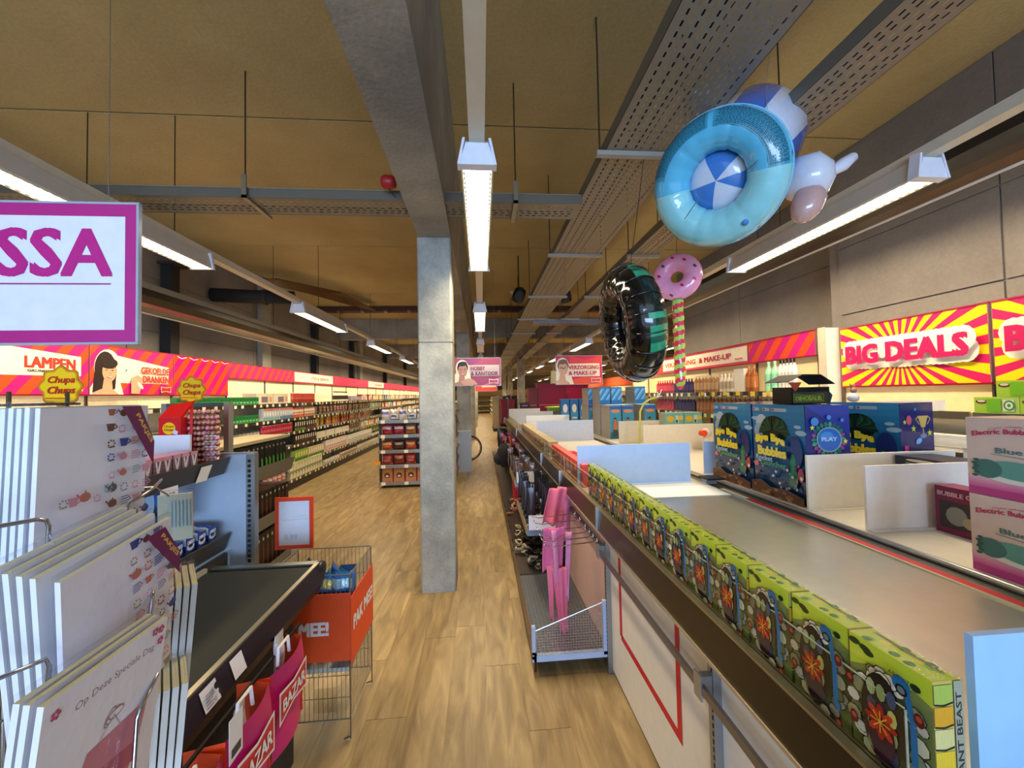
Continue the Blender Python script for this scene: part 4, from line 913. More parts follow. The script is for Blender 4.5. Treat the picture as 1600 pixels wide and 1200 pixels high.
b = MB(); p = Print(b, (0, 0, 0), (1, 0, 0), (0, 0, 1), .0004); p.poly([(.01, .012), (.21, .012), (.21, .062), (.11, .055), (.01, .062)], '5a7a1c'); p.poly([(.014, .015), (.206, .015), (.206, .058), (.11, .051), (.014, .058)], '10140c'); p.text('DINOSAUR', .02, .019, .20, .050, '9ab82c', .05); p.text('DINOSAUR', .021, .020, .199, .049, '1c260c', .005)
obj('lettering', b, 'semi', t)
# rabbit ornament
t = thing('rabbit_figurine', 'small white and brown rabbit figurine on the tilted blue box', 'figurine', (2.52, 2.42, GZ+.577))
obj('body', MB().lathe([(.012, 0), (.030, .01), (.034, .03), (.026, .052), (.014, .062)], 'd8cfc4', n=14), 'semi', t, smooth=True)
obj('head', MB().lathe([(.008, -.02), (.018, -.01), (.020, 0), (.014, .014), (.004, .019)], '9a6a50', n=12), 'semi', t, loc=(.0, -.004, .078), smooth=True)
for s in (-1, 1): obj('ear', MB().tube([(s*.006, 0, .09), (s*.012, .002, .112), (s*.018, .004, .125)], [.005, .006, .002], '9a6a50', n=8), 'semi', t, smooth=True)
# big dividers on the rear deck
divider(1.80, 2.715, 2.012, GZ, 'long white foam divider in front of the tilted blue box', .30, 0, 'f0ece6')
divider(1.80, 2.62, 1.685, GZ, 'white foam divider by the pink bubble machine boxes', .30, 0, 'f4efe8')
divider(1.795, 1.93, 3.0, GZ, 'small divider edge with blue daylight painted in, at the farthest blue toy box', .26, 0, 'b4cef4')  # daylight blue painted into the board colour
divider(1.82, 2.80, 5.0, GZ, 'beige divider in front of the marbled grey boxes', .29, 0, 'e8e0d0')
divider(1.85, 2.70, 4.3, GZ, 'beige divider with the red reel at its end', .29, 0, 'e8e0d0')
t = thing('tape_reel', 'white and red tape reel standing at the beige divider', 'reel', (2.50, 4.12, GZ+.20)); obj('disc', MB().lathe([(.05, -.02), (.055, 0), (.05, .02)], 'e8dcd4', n=20), 'semi', t, rot=(PI/2, 0, 0), smooth=True)
obj('core', MB().lathe([(.036, -.03), (.036, .03)], 'e04a2a', n=16), 'semi', t, loc=(-.04, 0, 0), rot=(PI/2, 0, 0)); obj('stand', MB().box(-.04, .04, -.02, .02, -.2, -.05, 'd8d0c8'), 'semi', t)
def art_pink(p, w, h):
    p.rect(0, 0, w, h, 'd8c0b8'); p.rect(0, 0, w, h*.10, 'b83a84')
    for k in range(5): p.rect(0, h*(.10+.03*k), w, h*(.135+.03*k), ['d0609a', 'd478a4', 'd88fb0', 'dca4b8', 'dab4ba'][k])
    p.text('Cute whale designer', w*.22, h*.84, w*.78, h*.87, 'd04a70', .0, arc=.012); p.text('Electric Bubble Machine', w*.06, h*.755, w*.94, h*.82, 'c83060', .035, arc=.015)
    p.text('Blue', w*.28, h*.56, w*.52, h*.63, '4a7a78', .02); p.line([(w*.24, h*.545), (w*.56, h*.52)], .002, '4a7a78')
    # whale-shaped bubble gun
    p.poly([(w*.66, h*.36), (w*.78, h*.5), (w*.72, h*.6), (w*.84, h*.53), (w*.98, h*.62), (w*.90, h*.48), (w*.80, h*.28)], '4a8a84')
    p.ell(w*.50, h*.34, w*.34, h*.13, '5f9c94', 22, -.08); p.ell(w*.50, h*.25, w*.30, h*.06, 'dfe0d8', 18); p.ell(w*.52, h*.345, w*.32, h*.10, '5f9c94', 22)
    p.ell(w*.20, h*.35, w*.14, h*.12, '3f7470', 16)
    for k in range(6): p.ell(w*(.08+.02*(k % 2)), h*(.25+.04*k), w*.03, h*.02, '2c5856', 8)
    p.ell(w*.56, h*.30, w*.022, h*.016, '101818', 8)
    for k in range(3): p.ell(w*(.56+.05*k), h*(.45-.03*k), w*.018, h*.008, '1c3c3a', 7, -.5)
    p.ell(w*.86, h*.10, w*.05, h*.03, '5a2a5a', 8)
def pinkbox():
    t = thing('bubble_machine_box', '', 'toy box'); w, d, h = .285, .20, .276
    obj('carton', MB().box(0, d, -w/2, w/2, 0, h, 'd8c4bc', {2: 'c8c0b8', 0: 'b83a84'}), 'semi', t)
    b = MB(); art_pink(Print(b, (0, w/2, 0), (0, -1, 0), (0, 0, 1), .0002), w, h); obj('printed_front', b, 'semi', t); return t
pb = pinkbox(); pb.location = (1.79, 1.148, GZ); pb['label'] = 'pink and cream bubble machine box with whale print, lower one of the stack'; pb['group'] = 'pink bubble machine boxes'
copy_tree(pb, (1.79, 1.148, GZ+.278), (0, 0, 0), 'pink and cream bubble machine box with whale print, upper one of the stack')
copy_tree(pb, (1.795, .855, GZ), (0, 0, 0), 'bubble machine box in the second stack, lower'); copy_tree(pb, (1.795, .855, GZ+.278), (0, 0, 0), 'bubble machine box in the second stack, upper')
def art_dkpink(p, w, h): p.rect(0, 0, w, h, '7a1a48'); p.rect(w*.08, h*.12, w*.92, h*.7, '3a2a2c'); p.ell(w*.4, h*.4, w*.2, h*.2, '8a8a88', 12); p.ell(w*.65, h*.3, w*.15, h*.12, 'a89a80', 10); p.text('BUBBLE GUN', w*.06, h*.80, w*.9, h*.9, 'e0b0c8', .03)
row('dark_pink_box', m_box(.20, .10, .21, '8a1e50', face='-x', art=art_dkpink), [(2.16, 1.55, GZ+.001)], 'small dark pink box between the foam divider and pink stack', 'box', None)
row('open_dark_box', m_box(.27, .22, .05, '2a2e4a', face='-x', c2='20304a'), [(2.42, 1.855, GZ+.24)], 'flat dark blue box lying between the two foam dividers', 'box', None)
row('flat_carton', m_box(.28, .22, .11, '504a60', face='-x'), [(2.42, 1.855, GZ+.001), (2.42, 1.855, GZ+.122)], 'plain dark carton between the two foam dividers', 'box', 'dark cartons between the foam dividers')
# marbled grey boxes with blue child print
def art_child(p, w, h):
    p.rect(0, 0, w, h, '3a9ac4'); p.rect(0, h*.88, w, h*.96, '4a60c0'); p.ell(w*.5, h*.82, w*.4, h*.05, 'e89a5a', 12); p.rect(0, 0, w, h*.2, '206a98')
    p.ell(w*.45, h*.58, w*.13, h*.055, '2a1a14', 12); p.ell(w*.45, h*.54, w*.11, h*.05, 'b87a58', 12); p.poly([(w*.28, h*.26), (w*.64, h*.26), (w*.62, h*.49), (w*.30, h*.49)], 'c8704a'); p.poly([(w*.25, h*.08), (w*.7, h*.08), (w*.64, h*.27), (w*.28, h*.27)], '2c4a4a')
def art_bluep(p, w, h):
    p.rect(0, 0, w, h, '2a72b8'); p.clip_stripes(0, h*.25, w, h*.9, ['4a9ad8', '2a72b8', '7ab8e4'], .03, .12)
def greybox(art, w, d, h):
    t = thing('garden_toy_box', '', 'box')
    obj('carton', MB().box(0, w, 0, d, 0, h, '97928a', {1: '8fb0c0'}), 'semi', t)
    b = MB(); art(Print(b, (0, 0, 0), (1, 0, 0), (0, 0, 1), .0008), w, h); obj('printed_front', b, 'semi', t)
    b = MB(); p = Print(b, (0, d, 0), (0, -1, 0), (0, 0, 1), .0008)
    for k in range(3): p.ell(d*(.25+.25*k), h*.93, .012, .012, '33312e', 8)
    obj('hand_holes', b, 'semi', t); return t
gb = greybox(art_child, .17, .42, .49); g2 = greybox(art_bluep, .17, .40, .27)
g2_first = True; gb_first = True
k = 0
for (x, y) in ((1.86, 5.47), (2.05, 5.47), (2.38, 5.47), (1.86, 5.92), (2.05, 5.92), (1.80, 6.38), (2.0, 6.38), (2.2, 6.38), (2.38, 5.92)):
    lab = 'marbled grey box with a boy picture, %s of the block' % ORD[k]
    if k == 0: gb.location = (x, y, GZ); gb['label'] = lab; gb['group'] = 'marbled grey boxes with boy print'
    else: copy_tree(gb, (x, y, GZ), None, lab)
    k += 1
k = 0
for (x, y, z) in ((1.86, 5.93, .492), (2.05, 5.93, .492), (2.42, 5.90, .492), (1.80, 6.36, .492), (2.0, 6.36, .492), (2.2, 6.36, .492)):
    lab = 'short marbled box with blue striped front, %s on top of the block' % ORD[k]
    if k == 0: g2.location = (x, y, GZ+z); g2['label'] = lab; g2['group'] = 'blue striped boxes on top of the block'
    else: copy_tree(g2, (x, y, GZ+z), None, lab)
    k += 1
row('blue_stripe_box', m_box(.17, .16, .56, '2a72b8', c2='4a9ad8', name='box'), [(1.72+.19*k, 7.9, GZ) for k in range(4)], 'tall blue striped box behind the marbled block', 'box', 'tall blue striped boxes', rz=-PI/2)
def art_dig(p, w, h): p.rect(0, 0, w, h, '78b8b0'); p.ell(w*.28, h*.82, w*.2, h*.09, 'e8b828', 12); p.ell(w*.85, h*.85, w*.12, h*.07, 'e8c040', 10); p.rect(w*.55, h*.7, w*.72, h*.92, 'd8d8c8'); p.ell(w*.62, h*.75, w*.06, h*.05, '3a3a34', 8)
row('digger_box', m_box(.225, .18, .41, 'a8b8a8', art=art_dig, name='box'), [(2.34+.235*k, 4.6, GZ+.001) for k in range(2)], 'teal box with a yellow digger picture behind the blue boxes', 'box', 'digger toy boxes', rz=-PI/2)
t = thing('toy_hoop', 'yellow and white bendy toy tube arching over the digger boxes', 'toy', (2.12, 4.7, 0))
obj('tube', MB().tube([(-.15, 0, GZ), (-.13, 0, 1.36), (-.08, 0, 1.46), (.0, 0, 1.51), (.09, 0, 1.53)], .012, 'd8e070', n=8), 'semi', t, smooth=True)
obj('tassel', MB().tube([(.09, 0, 1.53), (.14, 0, 1.58), (.16, 0, 1.63)], .007, 'f4f0ec').tube([(.09, 0, 1.53), (.12, .02, 1.60)], .006, 'f4f0ec').tube([(.08, 0, 1.53), (.16, .0, 1.55)], .006, 'f4f0ec'), 'cloth', t)
# ================================================================ AISLE SIDE of the gondola: baskets, hooks, garments
t = part('wire_base_tray')
obj('tray_floor', MB().box(.29, .70, 2.23, 3.2, .10, .108, '8a8c90'), 'metal', t)
b = MB(); z0, z1a, z1b = .125, .20, .335
b.box(.262, .282, 2.20, 2.225, .10, .28, 'a9bad6').box(.676, .70, 2.20, 2.225, .10, .40, 'a9bad6').box(.262, .70, 2.20, 2.225, .085, .118, 'a9bad6')
obj('end_frame', b, 'semi', t)
b = MB()
for k in range(26):
    x = .29+k*.0152; zt = .255+(x-.29)/.39*.135; b.tube([(x, 2.212, .118), (x, 2.212, zt)], .0014, 'b8bcc4', n=4)
for k in range(14):
    z = .13+k*.0155; xs = max(.284, .29+(z-.255)/.135*.39) if z > .255 else .284; b.tube([(xs, 2.212, z), (.68, 2.212, z)], .0014, 'b8bcc4', n=4)
b.tube([(.284, 2.212, .253), (.684, 2.212, .392)], .003, 'd0d4d8', n=5)
obj('end_mesh', b, 'metal', t)
b = MB()
for k in range(60): y = 2.24+k*.016; b.tube([(.285, y, .112), (.69, y, .112)], .0016, 'b0b0b0', n=4)
for k in range(16): x = .29+k*.026; b.tube([(x, 2.23, .115), (x, 3.2, .115)], .0016, 'b0b0b0', n=4)
obj('floor_mesh', b, 'metal', t, kind='stuff')
for i, (y0, y1) in enumerate(((2.2, 3.2), (3.2, 4.2), (4.2, 5.2), (5.2, 6.2), (6.2, 8.2), (8.2, 10.2))):
    t = part('base_ledge')
    obj('ledge', MB().box(.272, .286, y0, y1, .03, .135, '4a3c30').box(.26, .285, y0, y1, .125, .14, '7a6450'), 'metal', t)
    if y0 > 3:
        obj('base_shelf', MB().box(.286, .70, y0, y1, .10, .12, '6a625a'), 'metal', t)
        for q in range(5): y = y0+.1+q*.2; obj('prong', MB().tube([(.29, y, .13), (.25, y+.02, .26)], .004, 'c8c8c8', n=5), 'chrome', t)
for i, (y0, y1) in enumerate(((2.214, 3.2), (3.2, 4.2), (4.2, 5.2), (5.2, 6.2), (6.2, 10.2))):
    obj('back_panel', MB().box(.705, .722, y0+.014, y1-.014, .1, .90, 'c8a49a' if i == 0 else '57504a'), 'semi', TG, label='back panel tinted by pink reflection' if i == 0 else None)  # reflected pink is painted into the first panel's colour
t = part('peg_rail'); obj('bar', MB().box(.672, .690, 2.2, 3.2, .69, .715, '7a7476'), 'metal', t)
hk = MB().tube([(.67, 0, .02), (.40, 0, .0), (.355, 0, .012), (.345, 0, .03)], .0035, 'd8d8dc', n=6).tube([(.67, 0, .0), (.67, 0, .04)], .005, 'd8d8dc').mesh('prong', 'chrome', True)
for i, y in enumerate((2.26, 2.34, 2.42, 2.52, 2.66, 2.80)):
    obj('chrome_hook', hk, loc=(0, y, .70), label='long chrome peg hook on the grey rail, %s from the wire tray end' % ORD[i], cat='hook', group='chrome peg hooks')
def garment(name, label, loc, rotz, parts):
    t = thing(name, label, 'garment', loc, (0, 0, rotz))
    for nm, fn, nu, nv, col in parts: obj(nm, MB().grid(fn, nu, nv, col), 'cloth', t, smooth=True); 
    for ch in t.children:
        if ch.type == 'MESH': s_ = ch.modifiers.new('thickness', 'SOLIDIFY'); s_.thickness = .004
    return t
def sheet(x0, x1, x2, x3, z0, z1, fold=.02, n=3, ph=0, y=0):
    """cloth: top edge x0..x1 at z1, bottom edge x2..x3 at z0"""
    return lambda u, v: ((x0+(x1-x0)*u)*v+(x2+(x3-x2)*u)*(1-v), y+fold*math.sin(n*PI*2*u+ph)*(1.1-v*.6)+.01*math.sin(5*v+ph), z0+(z1-z0)*v+.01*math.sin(n*6*u)*(1-v))
PK = 'e8728f'
garment('pink_scarf_top', 'pink sheer garment hanging high just under the brown rail', (.56, 2.95, .54), 0, [('front_panel', sheet(-.05, .09, -.11, .04, .06, .335, .022, 1.5), 18, 14, PK), ('side_panel', sheet(.02, .125, -.0, .12, -.06, .335, .026, 1, 1, .03), 16, 14, 'dc80a8')])
garment('pink_apron', 'long pink garment with straps hanging down into the wire tray', (.45, 2.42, .12), 0,
        [('bib', sheet(-.075, .06, -.085, .045, .36, .64, .018, 1.3), 16, 14, 'dc6c98'), ('skirt_panel', sheet(-.03, .065, .02, .06, -.02, .40, .016, 1.5, 0, -.02), 14, 20, PK), ('left_drape', sheet(-.06, -.01, -.035, -.015, .04, .40, .016, 1, 1, .01), 10, 16, 'e87898'),
         ('strap', sheet(.06, .10, .055, .07, .2, .62, .008, 1, 0, -.03), 6, 14, 'd888b0'), ('shoulder_strap', sheet(-.03, .0, -.02, .015, .3, .63, .008, 1, 2, -.035), 6, 12, 'd888b0')])
# accessory trays and hanging packs further along
def mid_tray(y0, y1, z, label):
    t = thing('mid_tray', label, 'tray', (0, 0, 0)); obj('tray', MB().box(.36, .70, y0, y1, z-.02, z, '93a0b4').box(.355, .365, y0, y1, z-.02, z+.05, 'b8a888').box(.36, .70, y0-.004, y0, z-.03, z+.02, '93a0b4'), 'metal', t)
    obj('white_sign', MB().box(.375, .66, y0-.01, y0-.006, z+.02, z+.14, 'e4e6ee'), 'semi', t)
mid_tray(3.22, 4.1, .45, 'metal tray with white card front holding black accessories')
mid_tray(4.3, 5.1, .60, 'second metal tray with white card, further from the pink garments')
r = random.Random(11)
def knick(n, x0, x1, y0, y1, z, lab, cols=('1a1a1c', '202022', 'd8d0c0', '34302c', '8a8078')):
    for i in range(n):
        c = r.choice(cols); k = i % 3
        if k == 0: me = MB().tube([(.035*math.cos(a*PI/5), .025*math.sin(a*PI/5), .01+.006*math.sin(a)) for a in range(10)], .009, c, n=6, close=True)
        elif k == 1: me = MB().box(-.04, .04, -.025, .025, 0, .02, c).box(-.02, .02, -.015, .015, .02, .035, r.choice(cols))
        else: me = MB().tube([(-.06, -.01, .01), (-.02, .02, .03), (.03, -.01, .02), (.06, .015, .01)], [.006, .014, .012, .005], c, n=6)
        obj('hair_accessory', me, 'gloss', loc=(r.uniform(x0, x1), r.uniform(y0, y1), z+r.uniform(.0, .05)), rot=(r.uniform(-.3, .3), r.uniform(-.3, .3), r.uniform(0, 6)), smooth=k != 1, label=lab, cat='accessory', group=lab)
knick(60, .40, .66, 3.25, 4.05, .455, 'small black or cream hair accessory heaped in the metal tray')
knick(60, .33, .66, 3.25, 4.3, .125, 'black or cream hair accessory heaped on the bottom ledge', ('1a1a1c', '26221e', '3a322a', 'b0a080', '504838'))
knick(30, .33, .66, 4.5, 5.6, .125, 'small pink or tan accessory on the bottom ledge further back', ('b07a5a', 'c89a80', 'c05a6a', '3a2a28'))
# hanging accessory cards
def art_card(p, w, h): p.ell(w*.5, h*.5, w*.32, h*.3, '2a2624', 10); p.rect(w*.2, h*.85, w*.8, h*.93, 'a09080')
for (c, y0, y1, z, lab, hh) in (('2c2830', 3.3, 4.25, .80, 'dark accessory card hanging on a hook under the brown rail', .30), ('40363a', 3.6, 4.3, .62, 'dark long accessory card hanging lower on a hook', .20), ('6a5448', 4.35, 5.3, .80, 'brown accessory card hanging on a hook under the brown rail', .24),
                            ('b8242c', 4.6, 5.3, .56, 'bright red accessory card hanging on a hook', .24), ('241e22', 5.4, 6.6, .78, 'black bag-like accessory hanging on the gondola side', .34), ('9a7058', 5.6, 6.6, .80, 'tan accessory hanging on the gondola side', .26), ('a83a48', 7, 8.4, .80, 'dark rose accessory hanging far along the gondola', .36), ('2a2226', 7, 9.6, .78, 'black accessory hanging far along the gondola', .4)):
    me = m_bag(.07, hh, .02, c, 'a89888' if c not in ('b8242c', 'a83a48') else 'e89a9a', '1c1a1a' if c != 'b8242c' else None, seed=int(z*100), name='card', mat='gloss')
    n = int((y1-y0)/.13)
    for i in range(n):
        for x in (.42, .56):
            t = thing('accessory_card', lab, 'accessory', (x+r.uniform(-.02, .02), y0+i*.13, z-hh), (0, 0, PI/2+r.uniform(-.2, .2)), group=lab)
            o = bpy.data.objects.new('card', me); C.objects.link(o); o.parent = t
            obj('hook', MB().tube([(0, 0, hh-.01), (0, 0, hh+.03)], .002, 'c0c0c0', n=4) if i == 0 and x == .42 else bpy.data.meshes['hook_small'] if 'hook_small' in bpy.data.meshes else MB().tube([(0, 0, hh-.01), (0, 0, hh+.03)], .002, 'c0c0c0', n=4), 'chrome', t)
t = thing('black_backpack', 'black rounded backpack hanging out into the aisle past the accessories', 'bag', (.33, 5.9, .50))
def bp_(u, v): a = 2*PI*u; s_ = math.sin(PI*min(max(v, .02), .98))**.4; return (.11*s_*math.cos(a), .09*s_*math.sin(a), .36*v)
obj('body', MB().grid(bp_, 16, 12, '17171a', wu=True), 'cloth', t, smooth=True)
obj('front_pocket', MB().grid(lambda u, v: (-.05+.07*math.sin(PI*min(max(v, .03), .97))**.5*math.cos(2*PI*u)-.04, .07*math.sin(2*PI*u)*math.sin(PI*min(max(v, .03), .97))**.4, .04+.18*v), 14, 8, '222226', wu=True), 'cloth', t, smooth=True)
obj('carry_loop', MB().tube([(-.02, 0, .35), (-.01, 0, .40), (.03, 0, .40), (.04, 0, .35)], .006, '222226'), 'cloth', t)
t = thing('beige_handbag', 'beige hand bag hanging above the black backpack', 'bag', (.40, 6.1, .60)); obj('body', MB().grid(lambda u, v: (.08*math.cos(2*PI*u)*(1-.4*v), .06*math.sin(2*PI*u), .22*v), 14, 6, 'c89a70', wu=True), 'cloth', t, smooth=True); obj('handle', MB().tube([(-.04, 0, .2), (-.02, 0, .34), (.03, 0, .34), (.05, 0, .2)], .006, 'a87a50'), 'cloth', t)
# ================================================================ RIGHT WALL: deal signs, care products
def art_deals(cut):
    def f(p, w, h):
        p.rect(0, 0, w, h, 'ffd400'); cx, cy = w*.48, h*.46
        N = 26
        for k in range(N):
            a0 = 2*PI*k/N+.03; a1 = a0+PI/N*.95; pts = [(cx, cy), (cx+3*w*math.cos(a0), cy+3*w*math.sin(a0)), (cx+3*w*math.cos(a1), cy+3*w*math.sin(a1))]
            c = clip(pts, 0, 0, w, h)
            if len(c) > 2: p.mb.poly([p.P(*q) for q in c], 'd4145c')
        p.k += 1
        r = random.Random(2)
        for k in range(22): p.ell(w*(.105+.79*k/21), h*(.44+.005*math.sin(k)), w*.070, h*.17, 'fbe9d2', 12)
        for k in range(22): p.ell(w*(.105+.79*k/21), h*(.60), w*.070, h*.17, 'fbe9d2', 12)
        p.text('BIG DEALS', w*.075, h*.36, w*.925, h*.68, 'c81458', .055)
        
    return f
for i, (y1, y0) in enumerate(((3.0, 2.045), (2.035, 1.08), (1.07, .1))):
    fascia(y0, y1, 1.617, 2.09, 'yellow and magenta sunburst sign BIG DEALS, %s from the white end upright' % ORD[i], art_deals(0), x=3.03, s=-1, name='deal_sign')
for i, y0 in enumerate((-.9, .1, 1.08, 2.045)):
    shelf_unit(y0, y0+.955, 'beige-backed shelving bay under the deal signs, %s from the white end upright' % ORD[3-i], [.12, .55, .95, 1.20, 1.44], xb=3.05, xf=2.79, top=1.62, back='e8d4a8', s=-1, grp='shelving bays under the deal signs', tags=False, lipc='b8a888')
def art_lash(p, w, h):
    p.rect(0, 0, w*.5, h, 'a8c840'); p.ell(w*.18, h*.72, w*.14, h*.14, '5a4438', 12); p.ell(w*.18, h*.76, w*.10, h*.08, 'e8c8a8', 10); p.rect(w*.3, h*.1, w*.62, h*.9, '7ab82c'); p.rect(w*.66, h*.15, w*.9, h*.85, 'd8e4c0')
    for k in (.32, .22, .1): p.ell(w*.80, h*.5, h*k*.8, h*k, ['5a8a4a', 'd8e4c0', '5a8a4a'][int(k < .3)+int(k < .15)], 14)
lash = m_box(.186, .12, .09, 'b4cc60', face='-x', art=art_lash, mat='gloss')
row('green_gift_box', lash, [(2.90, 1.15+.19*k, 1.443) for k in range(5)]+[(2.90, 1.62+.19*k, 1.534) for k in range(2)], 'lime and white long gift box under the deal signs', 'box', 'lime gift boxes under the deal signs')
row('white_flat_box', m_box(.34, .2, .10, 'ece4d8', face='-x', c2='f4ece0'), [(2.92, 1.75+.36*k, 1.202) for k in range(3)], 'white flat box on the shelf below the lime gift boxes', 'box', 'white flat boxes')
def art_cup(p, w, h): p.rect(0, 0, w, h, '4a5a68'); p.rect(w*.5, h*.1, w*.95, h*.8, '8ac0d8'); p.rect(w*.5, h*.1, w*.95, h*.3, 'd8c84a')
row('cup_box', m_box(.17, .14, .19, '4a5a68', face='-x', art=art_cup), [(2.90, 1.7+.18*k, .955) for k in range(6)], 'dark box with pale blue tumbler picture', 'box', 'tumbler boxes')
row('white_acrylic_strip', m_box(.36, .01, .07, 'ece4dc', face='-x'), [(2.87, 2.35, 1.443)], 'pale strip of card in front of the beige panel under the first deal sign', 'card')
t = thing('price_stand', 'small clear shelf label stand beside the pink bubble machine boxes', 'label', (2.75, 1.85, 1.24)); obj('card', MB().box(-.002, 0, -.15, .15, -.06, .0, 'f4ece0'), 'semi', t); obj('clip', MB().box(-.006, .004, -.15, .15, -.004, .006, 'c8c0b0'), 'semi', t)
# white end upright
obj('end_upright', MB().box(2.93, 3.06, 3.04, 3.10, .1, 2.12, 'efe4cc').box(2.925, 2.932, 3.035, 3.105, .1, 2.125, 'c8b8a0').box(2.92, 3.06, 3.03, 3.11, 0, .1, '3a342c'), 'semi', label='tall cream end upright between the deal signs and the care shelves', cat='upright')
# care shelves
XR = 2.97
RB = [(3.14, 3.9), (3.9, 4.76), (4.76, 5.6), (5.6, 6.6)]
for i, (a, b_) in enumerate(RB):
    shelf_unit(a, b_, 'cream-backed care shelving bay, %s from the tall cream end upright' % ORD[i], [.12, .45, .80, 1.1, 1.33, 1.58], xb=XR, xf=2.68, top=1.9, back='e8d4a4', s=-1, grp='care shelving bays', lipc='8a8070', tags=True)
b = MB()
for k in range(14): b.box(2.722, 2.728, 3.2+k*.11, 3.255+k*.11, 1.545, 1.585, '2a2620' if k % 2 else 'e8c840')
obj('hazard_price_strip', b, 'semi', label='black and yellow price strip along the top care shelf', cat='price strip')
fascia(3.14, 4.0, 1.90, 2.115, 'magenta and orange banded header at the end of the care shelves', art_stripe, x=2.94, s=-1)
def art_care(p, w, h):
    p.rect(0, 0, w, h, 'e04a5a'); p.rect(.01, h*.12, w-.01, h*.9, 'f4e2c6')
    p.text('VERZORGING', w*.04, h*.34, w*.48, h*.66, 'd8582c', .035); p.text('& MAKE-UP', w*.52, h*.34, w*.86, h*.66, 'c81a4c', .035); bowlogo(p, w*.89, h*.16, w*.08, h*.24, bg='f4e2c6')
fascia(4.0, 6.0, 1.90, 2.115, 'cream header lettered VERZORGING & MAKE-UP on the care shelves', art_care, x=2.94, s=-1)
fascia(6.0, 6.6, 1.90, 2.115, 'short banded header past the care header lettering', art_stripe, x=2.94, s=-1)
def RW(name, me, y0, y1, z, pitch, label, cat, x=2.80): row(name, me, line_y(x, 3.2+(y0-3.16)*.8, 3.2+(y1-3.16)*.8, z+.002, pitch*.86), label, cat, label, rz=PI)
RW('shampoo_bottle', m_bottle(.030, .19, 'a83040', 'c86a70', 'c85060'), 5.9, 6.55, 1.58, .085, 'red care bottle on the top care shelf', 'bottle')
RW('shampoo_bottle', m_bottle(.030, .19, '3a3058', '6a6088', '4a4070'), 5.25, 5.85, 1.58, .085, 'dark violet care bottle on the top care shelf', 'bottle')
RW('lotion_bottle', m_bottle(.032, .21, 'a87a50', 'd8c098', 'c8a070'), 4.55, 5.2, 1.58, .085, 'tan care bottle on the top care shelf', 'bottle')
RW('lotion_bottle', m_bottle(.032, .21, 'e0d4bc', 'e8dcc8', 'b8a488'), 4.2, 4.53, 1.58, .085, 'cream care bottle on the top care shelf', 'bottle')
RW('white_tube', m_box(.055, .05, .25, 'ece4d4', face='-x', c2='2a2a2a', c3='f4ece0'), 3.98, 4.18, 1.58, .058, 'white upright pack with dark lettering on the care shelf', 'tube')
RW('amber_bottle', m_bottle(.036, .27, '9a5420', 'c87a40', 'b86a30'), 3.78, 3.96, 1.58, .09, 'amber brown care bottle next to white packs', 'bottle')
RW('green_lotion', m_bottle(.036, .29, 'a0dcb0', '90d0a0', '88c8a0'), 3.42, 3.62, 1.58, .10, 'mint green care bottle on the top care shelf', 'bottle')
RW('black_cap_bottle', m_bottle(.024, .30, 'ece4d8', '161616', 'd8d0c4'), 3.16, 3.41, 1.58, .05, 'white bottle with black cap beside mint green bottles', 'bottle')
RW('shampoo_bottle', m_bottle(.030, .19, 'c05060', 'e0a0a0'), 5.9, 6.55, 1.33, .085, 'pinkish red bottle on the second care shelf', 'bottle')
RW('shampoo_bottle', m_bottle(.030, .19, '4a4468', 'd8d4e0'), 5.2, 5.85, 1.33, .085, 'violet bottle with white cap on the second care shelf', 'bottle')
RW('lotion_bottle', m_bottle(.032, .21, 'a06a40', 'e0c8a0', 'b88050'), 3.2, 5.15, 1.33, .09, 'brown bottle with cream cap on the second care shelf', 'bottle')
# shelving further into the hall, right
t = thing('shelf_end_panel', 'cream end panel of the care shelving seen past the black tyre ring', 'panel', (0, 0, 0)); obj('panel', MB().box(2.7, 3.0, 6.62, 6.65, .05, 1.95, 'e8d8b0'), 'semi', t); obj('trim', MB().box(2.69, 2.705, 6.61, 6.66, .05, 1.96, 'c8b890'), 'semi', t)
for k in range(8):
    y0 = 9+k*1.6
    shelf_unit(y0, y0+1.6, 'distant cream shelving bay across the hall, %s one' % ORD[k], [.12, .5, .9, 1.25, 1.5], xb=5.6, xf=5.2, top=1.95, back='f0dca8', s=-1, grp='distant shelving bays across the hall', tags=False)
    fascia(y0, y0+1.6, 1.90, 2.25, 'distant orange-red header across the hall, %s one' % ORD[k], lambda p, w, h: p.rect(0, 0, w, h, 'e8582c') and None, x=5.58, s=-1)
    for z in (.5, .9, 1.25, 1.5):
        for q in range(3):
            i = R.randrange(8); row('hall_carton', fb[i], [(5.32, y0+.25+q*.5, z+.002)], 'assorted carton in the distant shelving across the hall', 'carton', 'assorted cartons across the hall', rz=PI)
# clothes and bag racks deep in the hall
def rack(x, y, cols, label, n=8, dx=.0, dy=.16, h=.8, z=1.5):
    t = thing('bag_rack', label, 'rack', (x, y, 0)); obj('bar', MB().tube([(0, 0, z), (0, n*dy, z)], .015, '8a8a8a').tube([(0, 0, 0), (0, 0, z)], .015, '8a8a8a').tube([(0, n*dy, 0), (0, n*dy, z)], .015, '8a8a8a'), 'metal', t)
    for i in range(n):
        c = cols[i % len(cols)]
        k = thing('hanging_bag', 'bag or garment hanging on the %s' % label, 'bag', (x, y+.08+i*dy, z-h-.03), group='bags on the '+label)
        obj('body', m_bag(.42, h, .12, c, c, '222222', mat='cloth', seed=i), parent=k, rot=(0, 0, PI/2)); obj('loop', MB().tube([(0, 0, h-.02), (0, .0, h+.03)], .004, '555555'), 'metal', k)
rack(.78, 11.3, ['8a3040', '943848', '6a2030'], 'wine red rack beyond the toy gondola', 5)
rack(.95, 12.3, ['1c1c20', '2a2024', '141418'], 'black rack beyond the toy gondola', 8, h=1.0, z=1.6)
